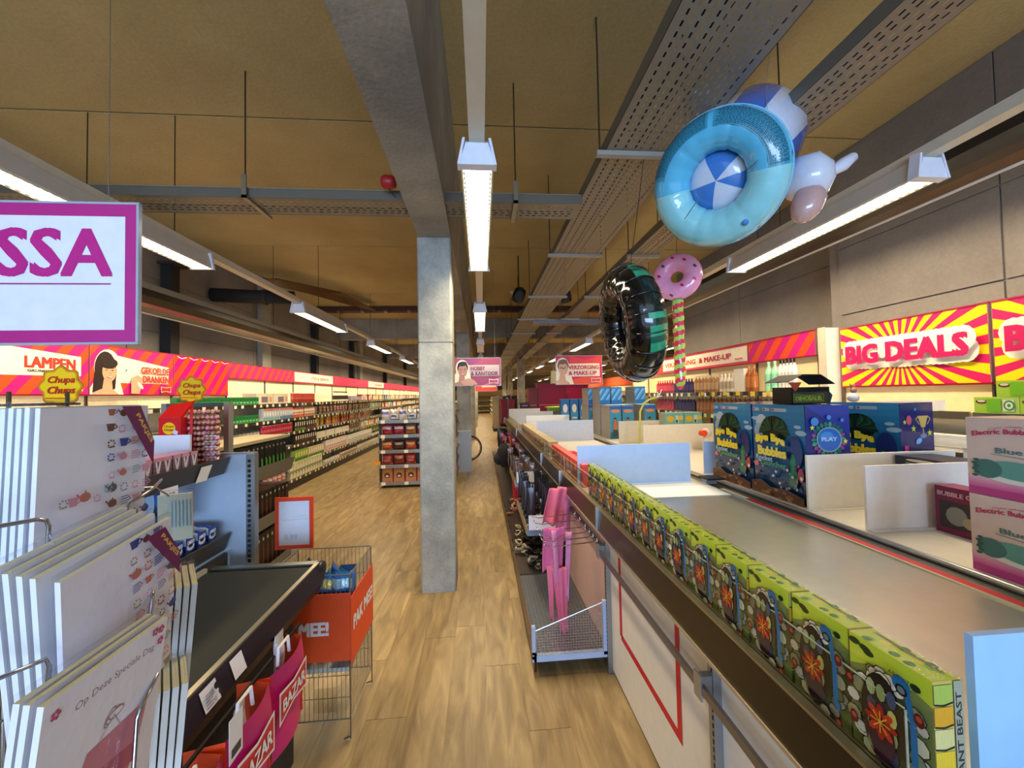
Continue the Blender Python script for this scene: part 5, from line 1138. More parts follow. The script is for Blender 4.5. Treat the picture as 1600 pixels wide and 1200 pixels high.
rack(.62, 13.5, ['9a8a70', '6a5a48', 'b8a890'], 'khaki rack far along the aisle', 10, h=1.2, z=1.55)
def tall(x, y, w, d, h, c, label):
    t = thing('promo_cabinet', label, 'display', (x, y, 0)); obj('body', MB().box(0, w, 0, d, 0, h, c), 'semi', t); obj('top_board', MB().box(-.02, w+.02, -.02, d+.02, h-.04, h, c), 'semi', t)
    p_ = MB(); 
    for k in range(4): p_.box(.04, w-.04, -.02, 0, .3+k*.32, .32+k*.32, 'e8a0a8')
    obj('shelf_edge', p_, 'semi', t)
tall(1.75, 11.8, .9, .5, 1.95, 'a81a4c', 'tall crimson display cabinet under the VERZORGING sign'); tall(1.45, 11.6, .26, .5, 1.8, '8a3038', 'slim dark red display beside the crimson cabinet'); tall(2.75, 12.2, .7, .5, 1.9, 'b01a50', 'second crimson cabinet, behind the first')
tall(1.18, 11.5, .24, .3, 1.35, '3a2c50', 'dark violet display next to the dark red one')
obj('lime_tray', MB().box(1.65, 2.0, 9.3, 9.6, GZ+.25, GZ+.33, '7aa81c').box(1.60, 2.05, 9.27, 9.63, GZ+.33, GZ+.36, 'a0c82c').box(1.68, 1.97, 9.33, 9.57, GZ-.03, GZ+.25, '808080'), 'semi', label='lime green tray on the far end of the toy gondola', cat='tray')
# bicycle behind the second column: only its wheel shows
t = thing('bicycle', 'dark bicycle parked behind the second column, one wheel showing', 'bicycle', (-.32, 9.6, .31))
obj('tyre', MB().tube([(.30*math.cos(a*PI/16), 0, .30*math.sin(a*PI/16)) for a in range(32)], .018, '141414', n=8, close=True), 'semi', t, smooth=True)
obj('rim', MB().tube([(.27*math.cos(a*PI/16), 0, .27*math.sin(a*PI/16)) for a in range(32)], .009, '8a2030', n=6, close=True), 'metal', t, smooth=True)
b = MB()
for a in range(18): b.tube([(0, 0, 0), (.27*math.cos(a*PI/9), 0, .27*math.sin(a*PI/9))], .0012, 'a0a0a0', n=3)
obj('spokes', b, 'metal', t, kind='stuff'); obj('frame', MB().tube([(0, .02, 0), (-.35, .02, .45), (-.8, .02, .05)], .015, '2a2a2a').tube([(-.35, .02, .45), (-.4, .02, .6)], .012, '2a2a2a'), 'metal', t)
# shelves right of the column in the aisle (dark goods, seen edge-on)
for i in range(6):
    t = thing('aisle_shelf_stack', 'stacked shelf of dark packaged goods behind the concrete column, %s level' % ORD[i], 'shelf', (-.62, 7.3, .1+i*.24), group='dark goods shelves behind the column'); obj('shelf', MB().box(0, .14, 0, .9, 0, .02, '8a8070'), 'metal', t)
    obj('goods', MB().grid(lambda u, v: (.02+.11*u, .05+.8*v, .02+.12*math.sin(PI*u)+.03*math.sin(9*v+i)), 8, 14, ['a04038', '2a2420', 'c8a890', '6a4a38', '1c1a1a', 'b8a890'][i]), 'foil', t, kind='stuff')
# far back wall unit
t = thing('back_shelving', 'wide shelving with boxes at the far end of the aisle', 'shelving', (-2.4, 35.6, 0))
obj('frame', MB().box(0, 9, .5, .6, 0, 2.1, 'f0dca0'), 'matte', t)
for z in (.1, .55, 1.0, 1.45): obj('shelf', MB().box(0, 9, 0, .5, z-.05, z, '4a3a28'), 'semi', t)
for q in range(22):
    for z in (.1, .55, 1.0): row('storage_box', fb[R.randrange(3)], [(-2.2+q*.4, 35.8, z+.01)], 'pale storage box on the far end shelving', 'box', 'storage boxes on the far end shelving', rz=-PI/2)
# aisle shelf line on the far left of the middle aisle, beyond the second column
for k in range(9):
    y0 = 15+k*1.9
    t = thing('middle_gondola', 'low double-sided gondola left of the middle aisle, %s beyond the second column' % ORD[k], 'gondola', (-1.5, y0, 0), group='far middle gondolas')
    obj('body', MB().box(.1, .9, 0, 1.8, 0, 1.35, '8a7a68'), 'matte', t)
    for z in (.15, .5, .85, 1.2): obj('shelf', MB().box(0, 1.0, 0, 1.8, z-.03, z, 'b8a888'), 'semi', t)
    for z in (.15, .5, .85):
        for q in range(3 if k < 4 else 0): row('gondola_carton', fb[R.randrange(8)], [(-.56, y0+.35+q*.5, z+.003)], 'assorted carton on the far middle gondolas', 'carton', 'assorted cartons on the far middle gondolas')
for k in range(10):
    y0 = 15.5+k*1.9
    t = thing('right_gondola', 'far gondola on the bag side of the middle aisle, %s beyond the khaki rack' % ORD[k], 'gondola', (.72, y0, 0), group='far right gondolas')
    obj('body', MB().box(.1, .9, 0, 1.8, 0, 1.45, '9a8a70'), 'matte', t)
    for z in (.15, .5, .85, 1.2): obj('shelf', MB().box(0, 1.0, 0, 1.8, z-.03, z, 'b8a888'), 'semi', t)
    for z in (.15, .5, .85, 1.2):
        for q in range(3 if k < 4 else 0): row('gondola_carton', fb[R.randrange(8)], [(.80, y0+.35+q*.5, z+.003)], 'assorted carton on the bag side far gondolas', 'carton', 'assorted cartons on the bag side far gondolas', rz=PI)
# ================================================================ GONDOLA END with knives/packs behind the checkout (left)
t = thing('left_gondola', 'grey gondola with black and green packs behind the conveyor', 'gondola', (0, 0, 0))
obj('body', MB().box(-2.35, -2.08, 2.14, 3.68, .08, 1.28, '5a564e').box(-2.35, -1.85, 2.14, 3.68, 0, .08, '2a2622'), 'semi', t)
for z, xf in ((1.285, -1.76), (1.02, -1.75), (.63, -1.74), (.25, -1.72)):
    s_ = obj('shelf', MB().box(-2.10, xf, 2.14, 3.68, z-.025, z, 'c8bc98'), 'semi', t)
    if z < 1.2: obj('front_tray', MB().quadbox([(xf, 2.14, z-.05), (xf+.012, 2.14, z-.05), (xf+.012, 3.68, z-.05), (xf, 3.68, z-.05), (xf+.03, 2.14, z+.06), (xf+.04, 2.14, z+.06), (xf+.04, 3.68, z+.06), (xf+.03, 3.68, z+.06)], '6f6e66'), 'semi', s_)
obj('daylight_tinted_end_panel', MB().box(-1.85, -1.181, 2.035, 2.055, .74, 1.33, 'a9b8c8'), 'semi', t)  # blue cast of the daylight put into the panel colour
obj('panel_cap', MB().box(-1.85, -1.14, 2.03, 2.065, 1.330, 1.338, 'b4bcc4'), 'metal', t)
po = obj('slotted_post', MB().box(-1.18, -1.14, 2.035, 2.07, .70, 1.33, '9a9c98'), 'metal', t)
b = MB()
for k in range(24): b.box(-1.172, -1.158, 2.0325, 2.036, .72+k*.0247, .735+k*.0247, '181a20')
obj('post_slots', b, 'matte', t, kind='stuff')
def art_knife(p, w, h): p.rect(0, 0, w, h, '121412'); p.ell(w*.5, h*.86, w*.2, h*.04, 'b0b0a8', 8); p.poly([(w*.3, h*.05), (w*.7, h*.05), (w*.7, h*.42), (w*.3, h*.52)], '5cb83c')
row('green_tipped_pack', m_box(.055, .28, .225, '121412', art=art_knife, c3='2a4a20'), [(-1.90, 2.2+.058*k, 1.022) for k in range(25)], 'tall black pack with a bright green stripe in the tray behind the conveyor', 'pack', 'black and green packs')
def art_blk(p, w, h): p.rect(0, 0, w, h, '17120f'); p.ell(w*.5, h*.85, w*.2, h*.05, 'b0a8a0', 8); p.rect(w*.35, h*.05, w*.6, h*.7, '6a2a20')
row('black_carton', m_box(.06, .30, .24, '17120f', art=art_blk), [(-1.89, 2.18+.064*k, .632) for k in range(23)], 'black and dark red carton on the shelf under the green-striped packs', 'carton', 'black cartons')
row('black_carton', m_box(.06, .30, .30, '17120f', art=art_blk), [(-1.88, 2.18+.064*k, .252) for k in range(23)], 'black and dark red tall carton on the lowest shelf behind the orange framed card', 'carton', 'low black cartons')
# framed glass screen standing on the gondola end
t = thing('glass_display_frame', 'grey framed glass screen standing behind the lollipop stand', 'frame', (-1.67, 2.15, 1.286))
W_, H_ = .335, .305
obj('frame', MB().box(0, .025, 0, .04, 0, H_, 'b4b4ac').box(W_-.025, W_, 0, .04, 0, H_, 'b4b4ac').box(.025, W_-.025, 0, .04, H_-.02, H_, '6a6c68').box(.025, W_-.025, 0, .04, 0, .02, 'b4b4ac'), 'metal', t)
obj('pane', MB().box(.025, W_-.025, .012, .016, .02, H_-.02, 'ffffff'), PLEXI, t)
# ---------------- checkout side shelving with sweets
t = thing('sweets_shelving', 'dark grey checkout shelving for sweets beside the conveyor', 'shelving', (0, 0, 0))
obj('back_panel', MB().box(-1.72, -1.70, .9, 2.02, .6, 1.45, '6a706c'), 'semi', t)
for z, xf, y1 in ((1.30, -1.275, 1.985), (.93, -1.27, 1.985)):
    s_ = obj('shelf', MB().box(-1.70, xf, .9, y1, z-.02, z, '55564e'), 'semi', t)
    obj('label_rail', MB().quadbox([(xf-.01, .9, z-.06), (xf+.002, .9, z-.06), (xf+.002, y1+.03, z-.06), (xf-.01, y1+.03, z-.06), (xf+.02, .9, z+.022), (xf+.03, .9, z+.022), (xf+.03, y1+.03, z+.022), (xf+.02, y1+.03, z+.022)], '3c3b36'), 'semi', s_)
b = MB(); p = Print(b, (-1.262, 1.74, 1.262), (0, 1, 0), (.36, 0, 1), .002); p.rect(.08, -.028, .15, .048, 'ece8e0'); obj('price_card', b, 'semi', t)
b = MB(); p = Print(b, (-1.257, 1.62, .892), (0, 1, 0), (.36, 0, 1), .002); p.rect(0, -.035, .085, .045, 'eceaf0'); p.text('1.49', .02, -.01, .07, .02, '404048', .02); obj('price_card', b, 'semi', t)
b = MB(); p = Print(b, (-1.262, 1.62, 1.185), (0, 1, 0), (0, 0, 1), .002); p.rect(.0, .0, .09, .07, 'dcdce8'); p.text('1.39', .025, .025, .07, .05, '5a5a68', .01); obj('hanging_card', b, 'semi', t)
def art_gum(p, w, h): p.rect(0, 0, w, h, '7a5a68'); p.poly([(w*.15, h*.9), (w*.4, h*.1), (w*.6, h*.1), (w*.9, h*.9), (w*.7, h*.9), (w*.5, h*.4), (w*.35, h*.9)], 'd8d4d8'); p.rect(0, h*.8, w, h, 'c890a0')
row('gum_pack', m_box(.044, .10, .075, '8a4a60', art=art_gum, c3='c05a78', mat='foil'), [(-1.335, 1.40+.048*k, 1.302) for k in range(10)], 'silver and plum gum pack on the upper sweets shelf', 'gum', 'silver and plum gum packs')
row('gum_pack', m_box(.044, .10, .06, 'a85070', art=art_gum, c3='c86080', mat='foil'), [(-1.445, 1.48+.048*k, 1.302) for k in range(8)], 'pink-topped gum pack in the back row of the upper sweets shelf', 'gum', 'pink gum packs, back row')
divider(-1.56, -1.35, 1.90, 1.301, 'small white divider behind the gum packs', .145)
divider(-1.335, -1.27, 1.965, 1.301, 'small white divider at the end of the upper sweets shelf', .145)
# lollipop display
def roundsign(loc, label):
    t = thing('lollipop_sign', label, 'sign', loc)
    b = MB(); p = Print(b, (0, 0, 0), (1, 0, 0), (0, 0, 1), .0006); r0 = .062
    def fl(rr, c): p.poly([((rr*(1+.09*math.cos(8*a*PI/32)))*math.cos(a*PI/32), (rr*(1+.09*math.cos(8*a*PI/32)))*math.sin(a*PI/32)) for a in range(64)], c)
    fl(r0, 'b8701c'); fl(r0*.94, 'e0901c'); fl(r0*.86, 'fac81c')
    p.text('Chupa', -.040, .004, .040, .032, 'c8381c', .03, shear=.25); p.text('Chups', -.040, -.030, .040, .0, 'c8381c', .03, shear=.25); p.line([(-.04, -.036), (.03, -.038)], .003, 'c8381c')
    obj('printed_face', b, 'gloss', t); obj('card', MB().lathe([(.058, -.002), (.058, .0)], 'd8a020', n=24), 'semi', t, rot=(PI/2, 0, 0)); obj('stem', MB().box(-.006, .006, .0, .003, -.352, -.05, 'c82020'), 'semi', t)
    return t
roundsign((-1.372, 1.94, 1.655), 'round yellow lollipop sign reading Chupa Chups above the red box')
roundsign((-1.31, 1.31, 1.655), 'round yellow lollipop sign half hidden behind the large card packs')
t = thing('lollipop_display', 'red lollipop box with open lid and columns of wrapped lollipops', 'display', (-1.49, 1.925, 1.302))
obj('back_tray', MB().box(0, .21, .06, .07, 0, .22, '7a2038').box(.10, .22, -.02, .09, 0, .012, '6a1a28'), 'semi', t)
obj('box', MB().box(0, .095, -.02, .06, .0, .225, 'c81a20'), 'semi', t)
obj('lid', MB().quadbox([(0, -.02, .225), (.095, -.02, .225), (.095, .0, .225), (0, .0, .225), (.04, .0, .285), (.135, .0, .30), (.135, .02, .30), (.04, .02, .285)], 'f02018'), 'gloss', t)
b = MB(); p = Print(b, (0, -.02, 0), (1, 0, 0), (0, 0, 1), .0005)
p.rect(.004, .10, .091, .222, 'd81e24'); p.ell(.046, .175, .028, .028, 'f6d01c', 16); p.text('Chupa', .024, .176, .068, .190, 'c8381c', .02); p.text('Chups', .026, .160, .068, .174, 'c8381c', .02); p.ell(.046, .122, .034, .014, '20306a', 12); p.text('BEST', .018, .116, .074, .130, 'f0f0f8', .05); p.poly([(.066, .15), (.085, .145), (.09, .16), (.07, .17)], 'd8d8e8')
obj('printed_front', b, 'gloss', t)
ball = MB().lathe([(.004, -.0115), (.009, -.007), (.0115, 0), (.009, .007), (.004, .0115)], 'b06a4a', n=8).mesh('ball', 'foil', True)
balls = [MB().lathe([(.004, -.0115, c), (.009, -.007), (.0115, 0, c2), (.009, .007), (.004, .0115)], c, n=8).mesh('ball', 'foil', True) for c, c2 in (('a8684a', 'd8a080'), ('8a4a30', 'c89070'), ('c86a78', 'e8a0a8'), ('7a3a28', 'b8806a'))]
for i in range(7):
    for j in range(10):
        o = bpy.data.objects.new('lollipop', balls[(i*3+j*5+(i*j) % 3) % 4]); C.objects.link(o); o.location = (-1.388+i*.0205, 1.952+.006*(j % 2), 1.318+j*.0255); o.rotation_euler = (.3*(i % 3), .2, 0)
        tag(o, 'wrapped brown or pink lollipop in the columns beside the red lollipop box', 'lollipop', 'wrapped lollipops')
# biscuit rolls and chocolate bars on lower sweets shelf
def roll():
    b = MB().grid(lambda u, v: ((v-.5)*.19, .03*math.cos(2*PI*u)*(1 if .06 < v < .94 else .75), .042+.040*math.sin(2*PI*u)*(1 if .06 < v < .94 else .7)), 12, 10, lambda u, v: '1c3c9c' if u < .30 or u > .42 or v < .15 else 'c8d8e8', wu=True)
    return b
rb_ = roll().mesh('roll', 'foil', True)
for k in range(9):
    t = thing('biscuit_roll', 'blue biscuit packet lying on the lower sweets shelf, %s counted from the grey end panel' % ORD[k], 'biscuits', (-1.375, 1.94-.068*k, .933), (0, 0, 0), group='blue biscuit packets')
    o = bpy.data.objects.new('packet', rb_); C.objects.link(o); o.parent = t
    b = MB(); p = Print(b, (.097, -.026, .012), (0, 1, 0), (0, 0, 1), .0006); p.rect(0, 0, .052, .062, '2444a4'); p.ell(.026, .022, .022, .016, 'd8e4f0', 12); p.ell(.026, .03, .014, .012, '1c2c50', 12); p.text('OREO', .006, .034, .046, .050, 'f0f4fc', .05, rot=.1)
    obj('printed_end', b, 'foil', t)
for k in range(14):
    o = obj('chocolate_bar', m_bag(.045, .15, .028, ['3a1c44', '6a2a5a', 'b07a40', '3a2050'][k % 4], ['c8b8d8', 'e0c0c8', 'e8b860', 'b8a8d0'][k % 4], seed=k, name='bar'), label='plum or gold wrapped chocolate bar in the tray before the blue biscuits', cat='chocolate bar', group='wrapped chocolate bars', loc=(-1.30, 1.26+.035*k, .965+.012*(k % 3)), rot=(0, -PI/2+.1, .1*(k % 3-1)))
t = thing('blue_hanging_bottle', 'dark blue packet hanging under the upper sweets shelf', 'packet', (-1.42, 1.85, 1.05)); o = bpy.data.objects.new('body', m_bag(.09, .17, .03, '1a3a7a', '2a6ab8', '101830', seed=3)); C.objects.link(o); o.parent = t; o.rotation_euler = (0, 0, -PI/2); obj('hook', MB().tube([(0, 0, .16), (0, 0, .22)], .003, 'c0c0c0'), 'chrome', t)
# ---------------- conveyor
t = thing('checkout_conveyor', 'black rubber checkout conveyor with grey metal edges', 'conveyor', (0, 0, 0))
D = -.03; YE = 1.86
obj('belt', MB().grid(lambda u, v: (-1.205+.443*u, .80+(YE-.83)*v, .850-(.02*max(0, (v-.985)/.015)**2)), 2, 40, '20231f'), 'matte', t)
obj('far_plate', MB().box(-1.22, -.755, YE-.03, YE, .842, .853, '8f9085').box(-1.22, -.755, YE, YE+.006, .78, .853, '6a6a60'), 'metal', t)
obj('inner_rail', MB().box(-1.245, -1.207, .80, YE-.01, .83, .868, '2c2b28').box(-1.22, -1.205, .80, YE-.06, .852, .870, '9a978a'), 'semi', t)
obj('outer_rail', MB().box(-.765, -.748, .80, YE-.02, .845, .857, 'b8b09a'), 'metal', t)
obj('side_skirt', MB().quadbox([(-.754, .80, .79), (-.724, .80, .785), (-.724, YE-.02, .785), (-.754, YE-.02, .79), (-.750, .80, .852), (-.744, .80, .852), (-.744, YE-.02, .852), (-.750, YE-.02, .852)], '241c26'), 'semi', t)
obj('lower_skirt', MB().quadbox([(-.77, .80, .745), (-.738, .80, .745), (-.738, YE-.04, .745), (-.77, YE-.04, .745), (-.77, .80, .788), (-.726, .80, .788), (-.726, YE-.02, .788), (-.77, YE-.02, .788)], '2c201a'), 'semi', t)
obj('rounded_end', MB().lathe([(.006, -.018), (.034, -.016), (.036, 0), (.034, .016), (.006, .018)], '1a1a1c', n=18), 'semi', t, loc=(-.75, YE-.015, .822), rot=(0, PI/2, 0), smooth=True)
b = MB(); p = Print(b, (-.7225, .86, .787), (0, 1, 0), (-.33, 0, 1), .0014); p.n = Vector((1, 0, .3)).normalized()
p.rect(.215, .004, .275, .060, 'e8e6ea')
for k in range(5): p.rect(.222, .01+.008*k, .248, .013+.008*k, '8a8890')
p.ell(.262, .045, .009, .009, '202028', 10); p.ell(.266, .026, .006, .008, '303038', 8)
obj('sticker', b, 'semi', t)
b = MB(); p = Print(b, (-.7225, .86, .787), (0, 1, 0), (-.33, 0, 1), .0014); p.n = Vector((1, 0, .3)).normalized(); p.rect(.335, .004, .39, .060, 'eceaf0'); obj('sticker', b, 'semi', t)
b = MB(); p = Print(b, (-1.245, 1.46, .868), (1, 0, 0), (0, 1, 0), .002); p.rect(.004, 0, .030, .22, 'd83c26'); p.text('BAZAR', -.012, .04, .046, .056, 'f4e0d8', .02, rot=PI/2); obj('red_marker', b, 'semi', t)
obj('body', MB().box(-1.22, -.80, .80, 1.70, .10, .80, '1c1a18').box(-1.18, -.87, .9, 1.6, 0, .1, '0f0e0d'), 'matte', t)
obj('counter', MB().box(-1.262, -1.246, .8, 2.0, .76, .862, '34322e'), 'semi', t)
# ---------------- carrier bags hanging under the conveyor
def shopbag(label, y0, w_, z1, hh, x, stk):
    t = thing('shopping_bag', label, 'shopping bag', (x, y0, z1-hh), group='magenta shopping bags')
    obj('front', MB().grid(lambda u, v: (.012*math.sin(PI*u)+.006*math.sin(6*v+4*u), w_*u, hh*v), 12, 12, 'c8186c'), 'semi', t, smooth=True)
    obj('orange_gusset', MB().poly([(0, 0, 0), (-.085, -.012, .01), (-.085, -.012, hh-.005), (0, 0, hh)], 'e8501c'), 'semi', t); obj('far_gusset', MB().poly([(-.0, w_, 0), (-.0, w_, hh), (-.06, w_+.01, hh), (-.06, w_+.01, 0)], 'e04a20'), 'semi', t)
    b = MB(); p = Print(b, (.019, 0, 0), (0, 1, 0), (0, 0, 1), .001); bowlogo(p, w_*.06, hh*.38, w_*.86, hh*.38, 'BAZAR', 'cc2a38'); 
    obj('logo', b, 'semi', t)
    obj('handle', MB().tube([(-.01, w_*.3, hh-.01), (-.01, w_*.33, hh+.04), (-.01, w_*.62, hh+.04), (-.01, w_*.66, hh-.01)], .005, 'e8e0e0', n=5), 'cloth', t)
    if stk: obj('paper_tag', MB().box(.02, .021, -.02, .03, hh-.04, hh+.06, 'e4e0e0').box(.0212, .0216, -.012, .022, hh-.03, hh-.01, '3a3a40'), 'semi', t)
shopbag('magenta shopping bag with BAZAR logo, hanging closest to the orange basket band', 1.185, .20, .80, .25, -.622, False)
shopbag('magenta shopping bag with BAZAR logo, second from the orange basket band', .975, .19, .80, .28, -.612, True)
shopbag('magenta shopping bag with BAZAR logo, third from the orange basket band', .765, .19, .79, .30, -.605, True)
obj('bag_rail', MB().tube([(-.66, .74, .80), (-.66, 1.45, .80)], .006, '3a3a3a').tube([(-.745, .84, .775), (-.66, .84, .80)], .006, '3a3a3a').tube([(-.745, 1.4, .775), (-.66, 1.4, .80)], .006, '3a3a3a'), 'metal', label='thin steel rail under the conveyor edge carrying the shopping bags', cat='rail')
row('white_packet', m_bag(.05, .14, .02, 'c8c4c4', 'e8e8e8', seed=4), [(-.655, 1.30, .72), (-.65, 1.09, .66), (-.645, .90, .62)], 'pale crumpled bag handle bundle poking out between the shopping bags', 'bundle', 'pale bundles between shopping bags')
# ---------------- dump basket
t = thing('wire_basket', 'wire dump basket on legs at the end of the conveyor', 'basket', (0, 0, 0))
X0, X1, Y0, Y1, Z0, Z1 = -1.03, -.637, 1.90, 2.25, .10, .765
b = MB()
for z in (Z0, .2, .30, .42, .62, Z1):
    r_ = .0035 if z in (Z0, Z1) else .002; b.tube([(X0, Y0, z), (X1, Y0, z), (X1, Y1, z), (X0, Y1, z)], r_, 'a8a498', n=5, close=True)
obj('hoops', b, 'metal', t)
b = MB()
for k in range(20): x = X0+(X1-X0)*k/19; b.tube([(x, Y0, Z0), (x, Y0, Z1)], .0014, 'a8a498', n=4).tube([(x, Y1, Z0), (x, Y1, Z1)], .0014, 'a8a498', n=4)
for k in range(1, 17): y = Y0+(Y1-Y0)*k/17; b.tube([(X0, y, Z0), (X0, y, Z1)], .0014, 'a8a498', n=4).tube([(X1, y, Z0), (X1, y, Z1)], .0014, 'a8a498', n=4)
for k in range(12): x = X0+(X1-X0)*k/11; b.tube([(x, Y0, .30), (x, Y1, .30)], .0014, 'a8a498', n=4)
obj('wires', b, 'metal', t, kind='stuff')
for (x, y) in ((X0, Y0), (X1, Y0), (X1, Y1), (X0, Y1)): obj('leg', MB().tube([(x, y, Z1), (x, y, .01)], .004, '9a968a').tube([(x, y, .02), (x+(.03 if x < -.8 else -.03), y, .01)], .004, '9a968a'), 'metal', t)
obj('inner_liner', MB().box(X0+.01, X1-.01, Y0+.01, Y1-.01, .31, .33, 'b8b4a8'), 'semi', t)
t2 = thing('basket_band', 'orange card band PAK MEE! wrapped round the wire basket', 'band', (0, 0, 0))
zb0, zb1 = .372, .683
obj('card', MB().box(X0-.006, X1+.006, Y0-.008, Y0-.005, zb0, zb1, 'e8501c').box(X1+.005, X1+.008, Y0-.008, Y1+.006, zb0-.02, zb1-.02, 'e44a18').box(X0-.008, X0-.005, Y0-.008, Y1, zb0, zb1, 'e44a18'), 'semi', t2)
b = MB(); p = Print(b, (X0, Y0-.008, zb0), (1, 0, 0), (0, 0, 1), .001); p.text('PAK MEE!', .02, .12, .30, .185, 'f4ece8', .05); obj('front_lettering', b, 'semi', t2)
b = MB(); p = Print(b, (X1+.008, Y0, zb0), (0, 1, 0), (0, 0, 1), .001); p.text('PAK MEE!', .02, .12, .34, .19, 'f4ece8', .05); obj('side_lettering', b, 'semi', t2)
obj('clear_tag', MB().box(-.80, -.70, Y0-.006, Y0-.004, .14, .25, 'e0e0e0'), PLEXI, label='clear plastic tag clipped low on the basket wires', cat='tag')
r = random.Random(21)
for k in range(26):
    c = r.choice(['1c5aa8', '2a78c8', '184890', '3a90b8', '2a8a78']); z = .375+.07*(k//6)
    o = obj('tissue_pack', m_bag(.11, .15, .05, c, r.choice(['b8d8e8', '58a8d8', 'a8c858']), '143a70', seed=k, name='pack'), label='blue plastic-wrapped packet heaped in the wire basket', cat='packet', group='blue packets in the wire basket',
            loc=(-.93+.05*(k % 5)+r.uniform(-.01, .01), 2.03+.04*(k % 4), z-.03), rot=(r.uniform(-.35, .35), r.uniform(-.3, .3), r.uniform(0, 6)))
for k in range(4):
    obj('tissue_pack', m_bag(.11, .15, .06, '2a70b8', 'a8d0e0' if k % 2 else 'c8b860', '184888', seed=50+k, name='pack'), label='blue plastic-wrapped packet standing against the near wires of the basket', cat='packet', group='blue packets standing in the basket', loc=(-.95+.085*k, 1.95, .61), rot=(-.12, 0, -PI/2+.05*k))
t = thing('framed_price_card', 'orange framed card stand clipped to the back of the wire basket', 'sign', (-1.172, 2.285, .755))
W_, H_ = .207, .29
obj('frame', MB().box(0, W_, 0, .012, 0, .022, 'e0482a').box(0, W_, 0, .012, H_-.022, H_, 'e0482a').box(0, .02, 0, .012, .022, H_-.022, 'e0482a').box(W_-.02, W_, 0, .012, .022, H_-.022, 'e0482a'), 'gloss', t)
b = MB().box(.02, W_-.02, .004, .008, .022, H_-.022, 'dcdde8'); p = Print(b, (.02, .004, .022), (1, 0, 0), (0, 0, 1), .0005)
p.line([(.02, .14), (.16, .145)], .002, 'b8b8c4'); p.line([(.10, .16), (.15, .162)], .002, 'b8b8c4'); p.text('0.99', .03, .03, .10, .06, 'b4b4c0', .0)
obj('card', b, 'semi', t); obj('clip', MB().box(.09, .12, -.005, .018, -.03, .0, 'd8d0c0'), 'semi', t)
# ================================================================ CARD RACK in the foreground (left)
def cups(p, w, h, seed=1):
    r = random.Random(seed); C3 = ['c88a9a', '6a6a9a', 'b86a5a', '9a8a7a', '3a4a8a', 'd090a8', '5a5a60', '7a4a3a', '88a0a8']
    pts = [(.60+.12*i, .96-.088*j) for j in range(11) for i in range(4) if not (j > 7 and i == 3)]+[(.14, .5), (.22, .5), (.32, .52), (.42, .50), (.52, .53)]
    for (x, y) in pts:
        if y*h > h*.97 or (x > .86 and y > .80): continue
        c = r.choice(C3); x, y, s_ = w*(x+r.uniform(-.01, .01)), h*(y+r.uniform(-.008, .008)), w*r.uniform(.038, .050); k = r.randrange(4)
        if k == 0: p.poly([(x-s_, y+s_*.8), (x+s_, y+s_*.8), (x+s_*.6, y-s_*.8), (x-s_*.6, y-s_*.8)], c); p.line([(x+s_, y+s_*.5), (x+s_*1.5, y), (x+s_*.7, y-s_*.4)], s_*.25, c)
        elif k == 1: p.ell(x, y, s_, s_*.85, c, 12); p.line([(x-s_, y+s_*.2), (x-s_*1.5, y+s_*.8)], s_*.3, c); p.ell(x, y+s_, s_*.2, s_*.2, c, 6)
        elif k == 2:
            for q in range(4): p.line([(x-s_*.8, y-s_*.8+q*s_*.5), (x+s_*.8, y-s_*.7+q*s_*.5)], s_*.22, c)
            p.line([(x+s_*.8, y+s_*.6), (x+s_*1.3, y), (x+s_*.8, y-s_*.4)], s_*.2, c)
        else:
            for q in range(7): a = q*.9; p.ell(x+s_*.7*math.cos(a), y+s_*.7*math.sin(a), s_*.22, s_*.22, c, 6)
            p.ell(x, y-s_*.7, s_*.8, s_*.15, c, 8)
def art_gift(p, w, h):
    p.text('Op Deze Speciale Dag', w*.22, h*.86, w*.88, h*.905, '8a6a70', .0, arc=.002)
    p.poly([(w*.30, h*.50), (w*.36, h*.62), (w*.88, h*.62), (w*.84, h*.44)], 'c8788a'); p.poly([(w*.28, h*.34), (w*.82, h*.34), (w*.84, h*.44), (w*.30, h*.50)], 'b04a64')
    p.poly([(w*.22, h*.30), (w*.72, h*.24), (w*.78, h*.34), (w*.26, h*.42)], 'c86a80'); p.poly([(w*.10, h*.16), (w*.34, h*.16), (w*.36, h*.26), (w*.12, h*.28)], 'c87a80'); p.ell(w*.26, h*.10, w*.06, h*.03, 'c09080', 10)
    for s_ in (0, .5, 1.0): p.ell(w*.52+w*.05*s_, h*.70, w*.07, h*.022, 'a08088', 12, 1.0-s_); p.ell(w*.52+w*.05*s_, h*.70, w*.058, h*.015, 'eae6ec', 12, 1.0-s_)
    p.line([(w*.42, h*.60), (w*.55, h*.70), (w*.62, h*.62)], .0008, 'a08088')
    for (x, y) in ((.08, .93), (.93, .96), (.93, .90), (.86, .97), (.05, .62)):
        for q in range(5): a = q*1.256; p.ell(w*x+w*.022*math.cos(a), h*y+w*.022*math.sin(a), w*.014, w*.014, 'c0406a', 6)
    p.line([(w*.34, 0), (w*1.0, h*.16)], .003, 'b83a5c')
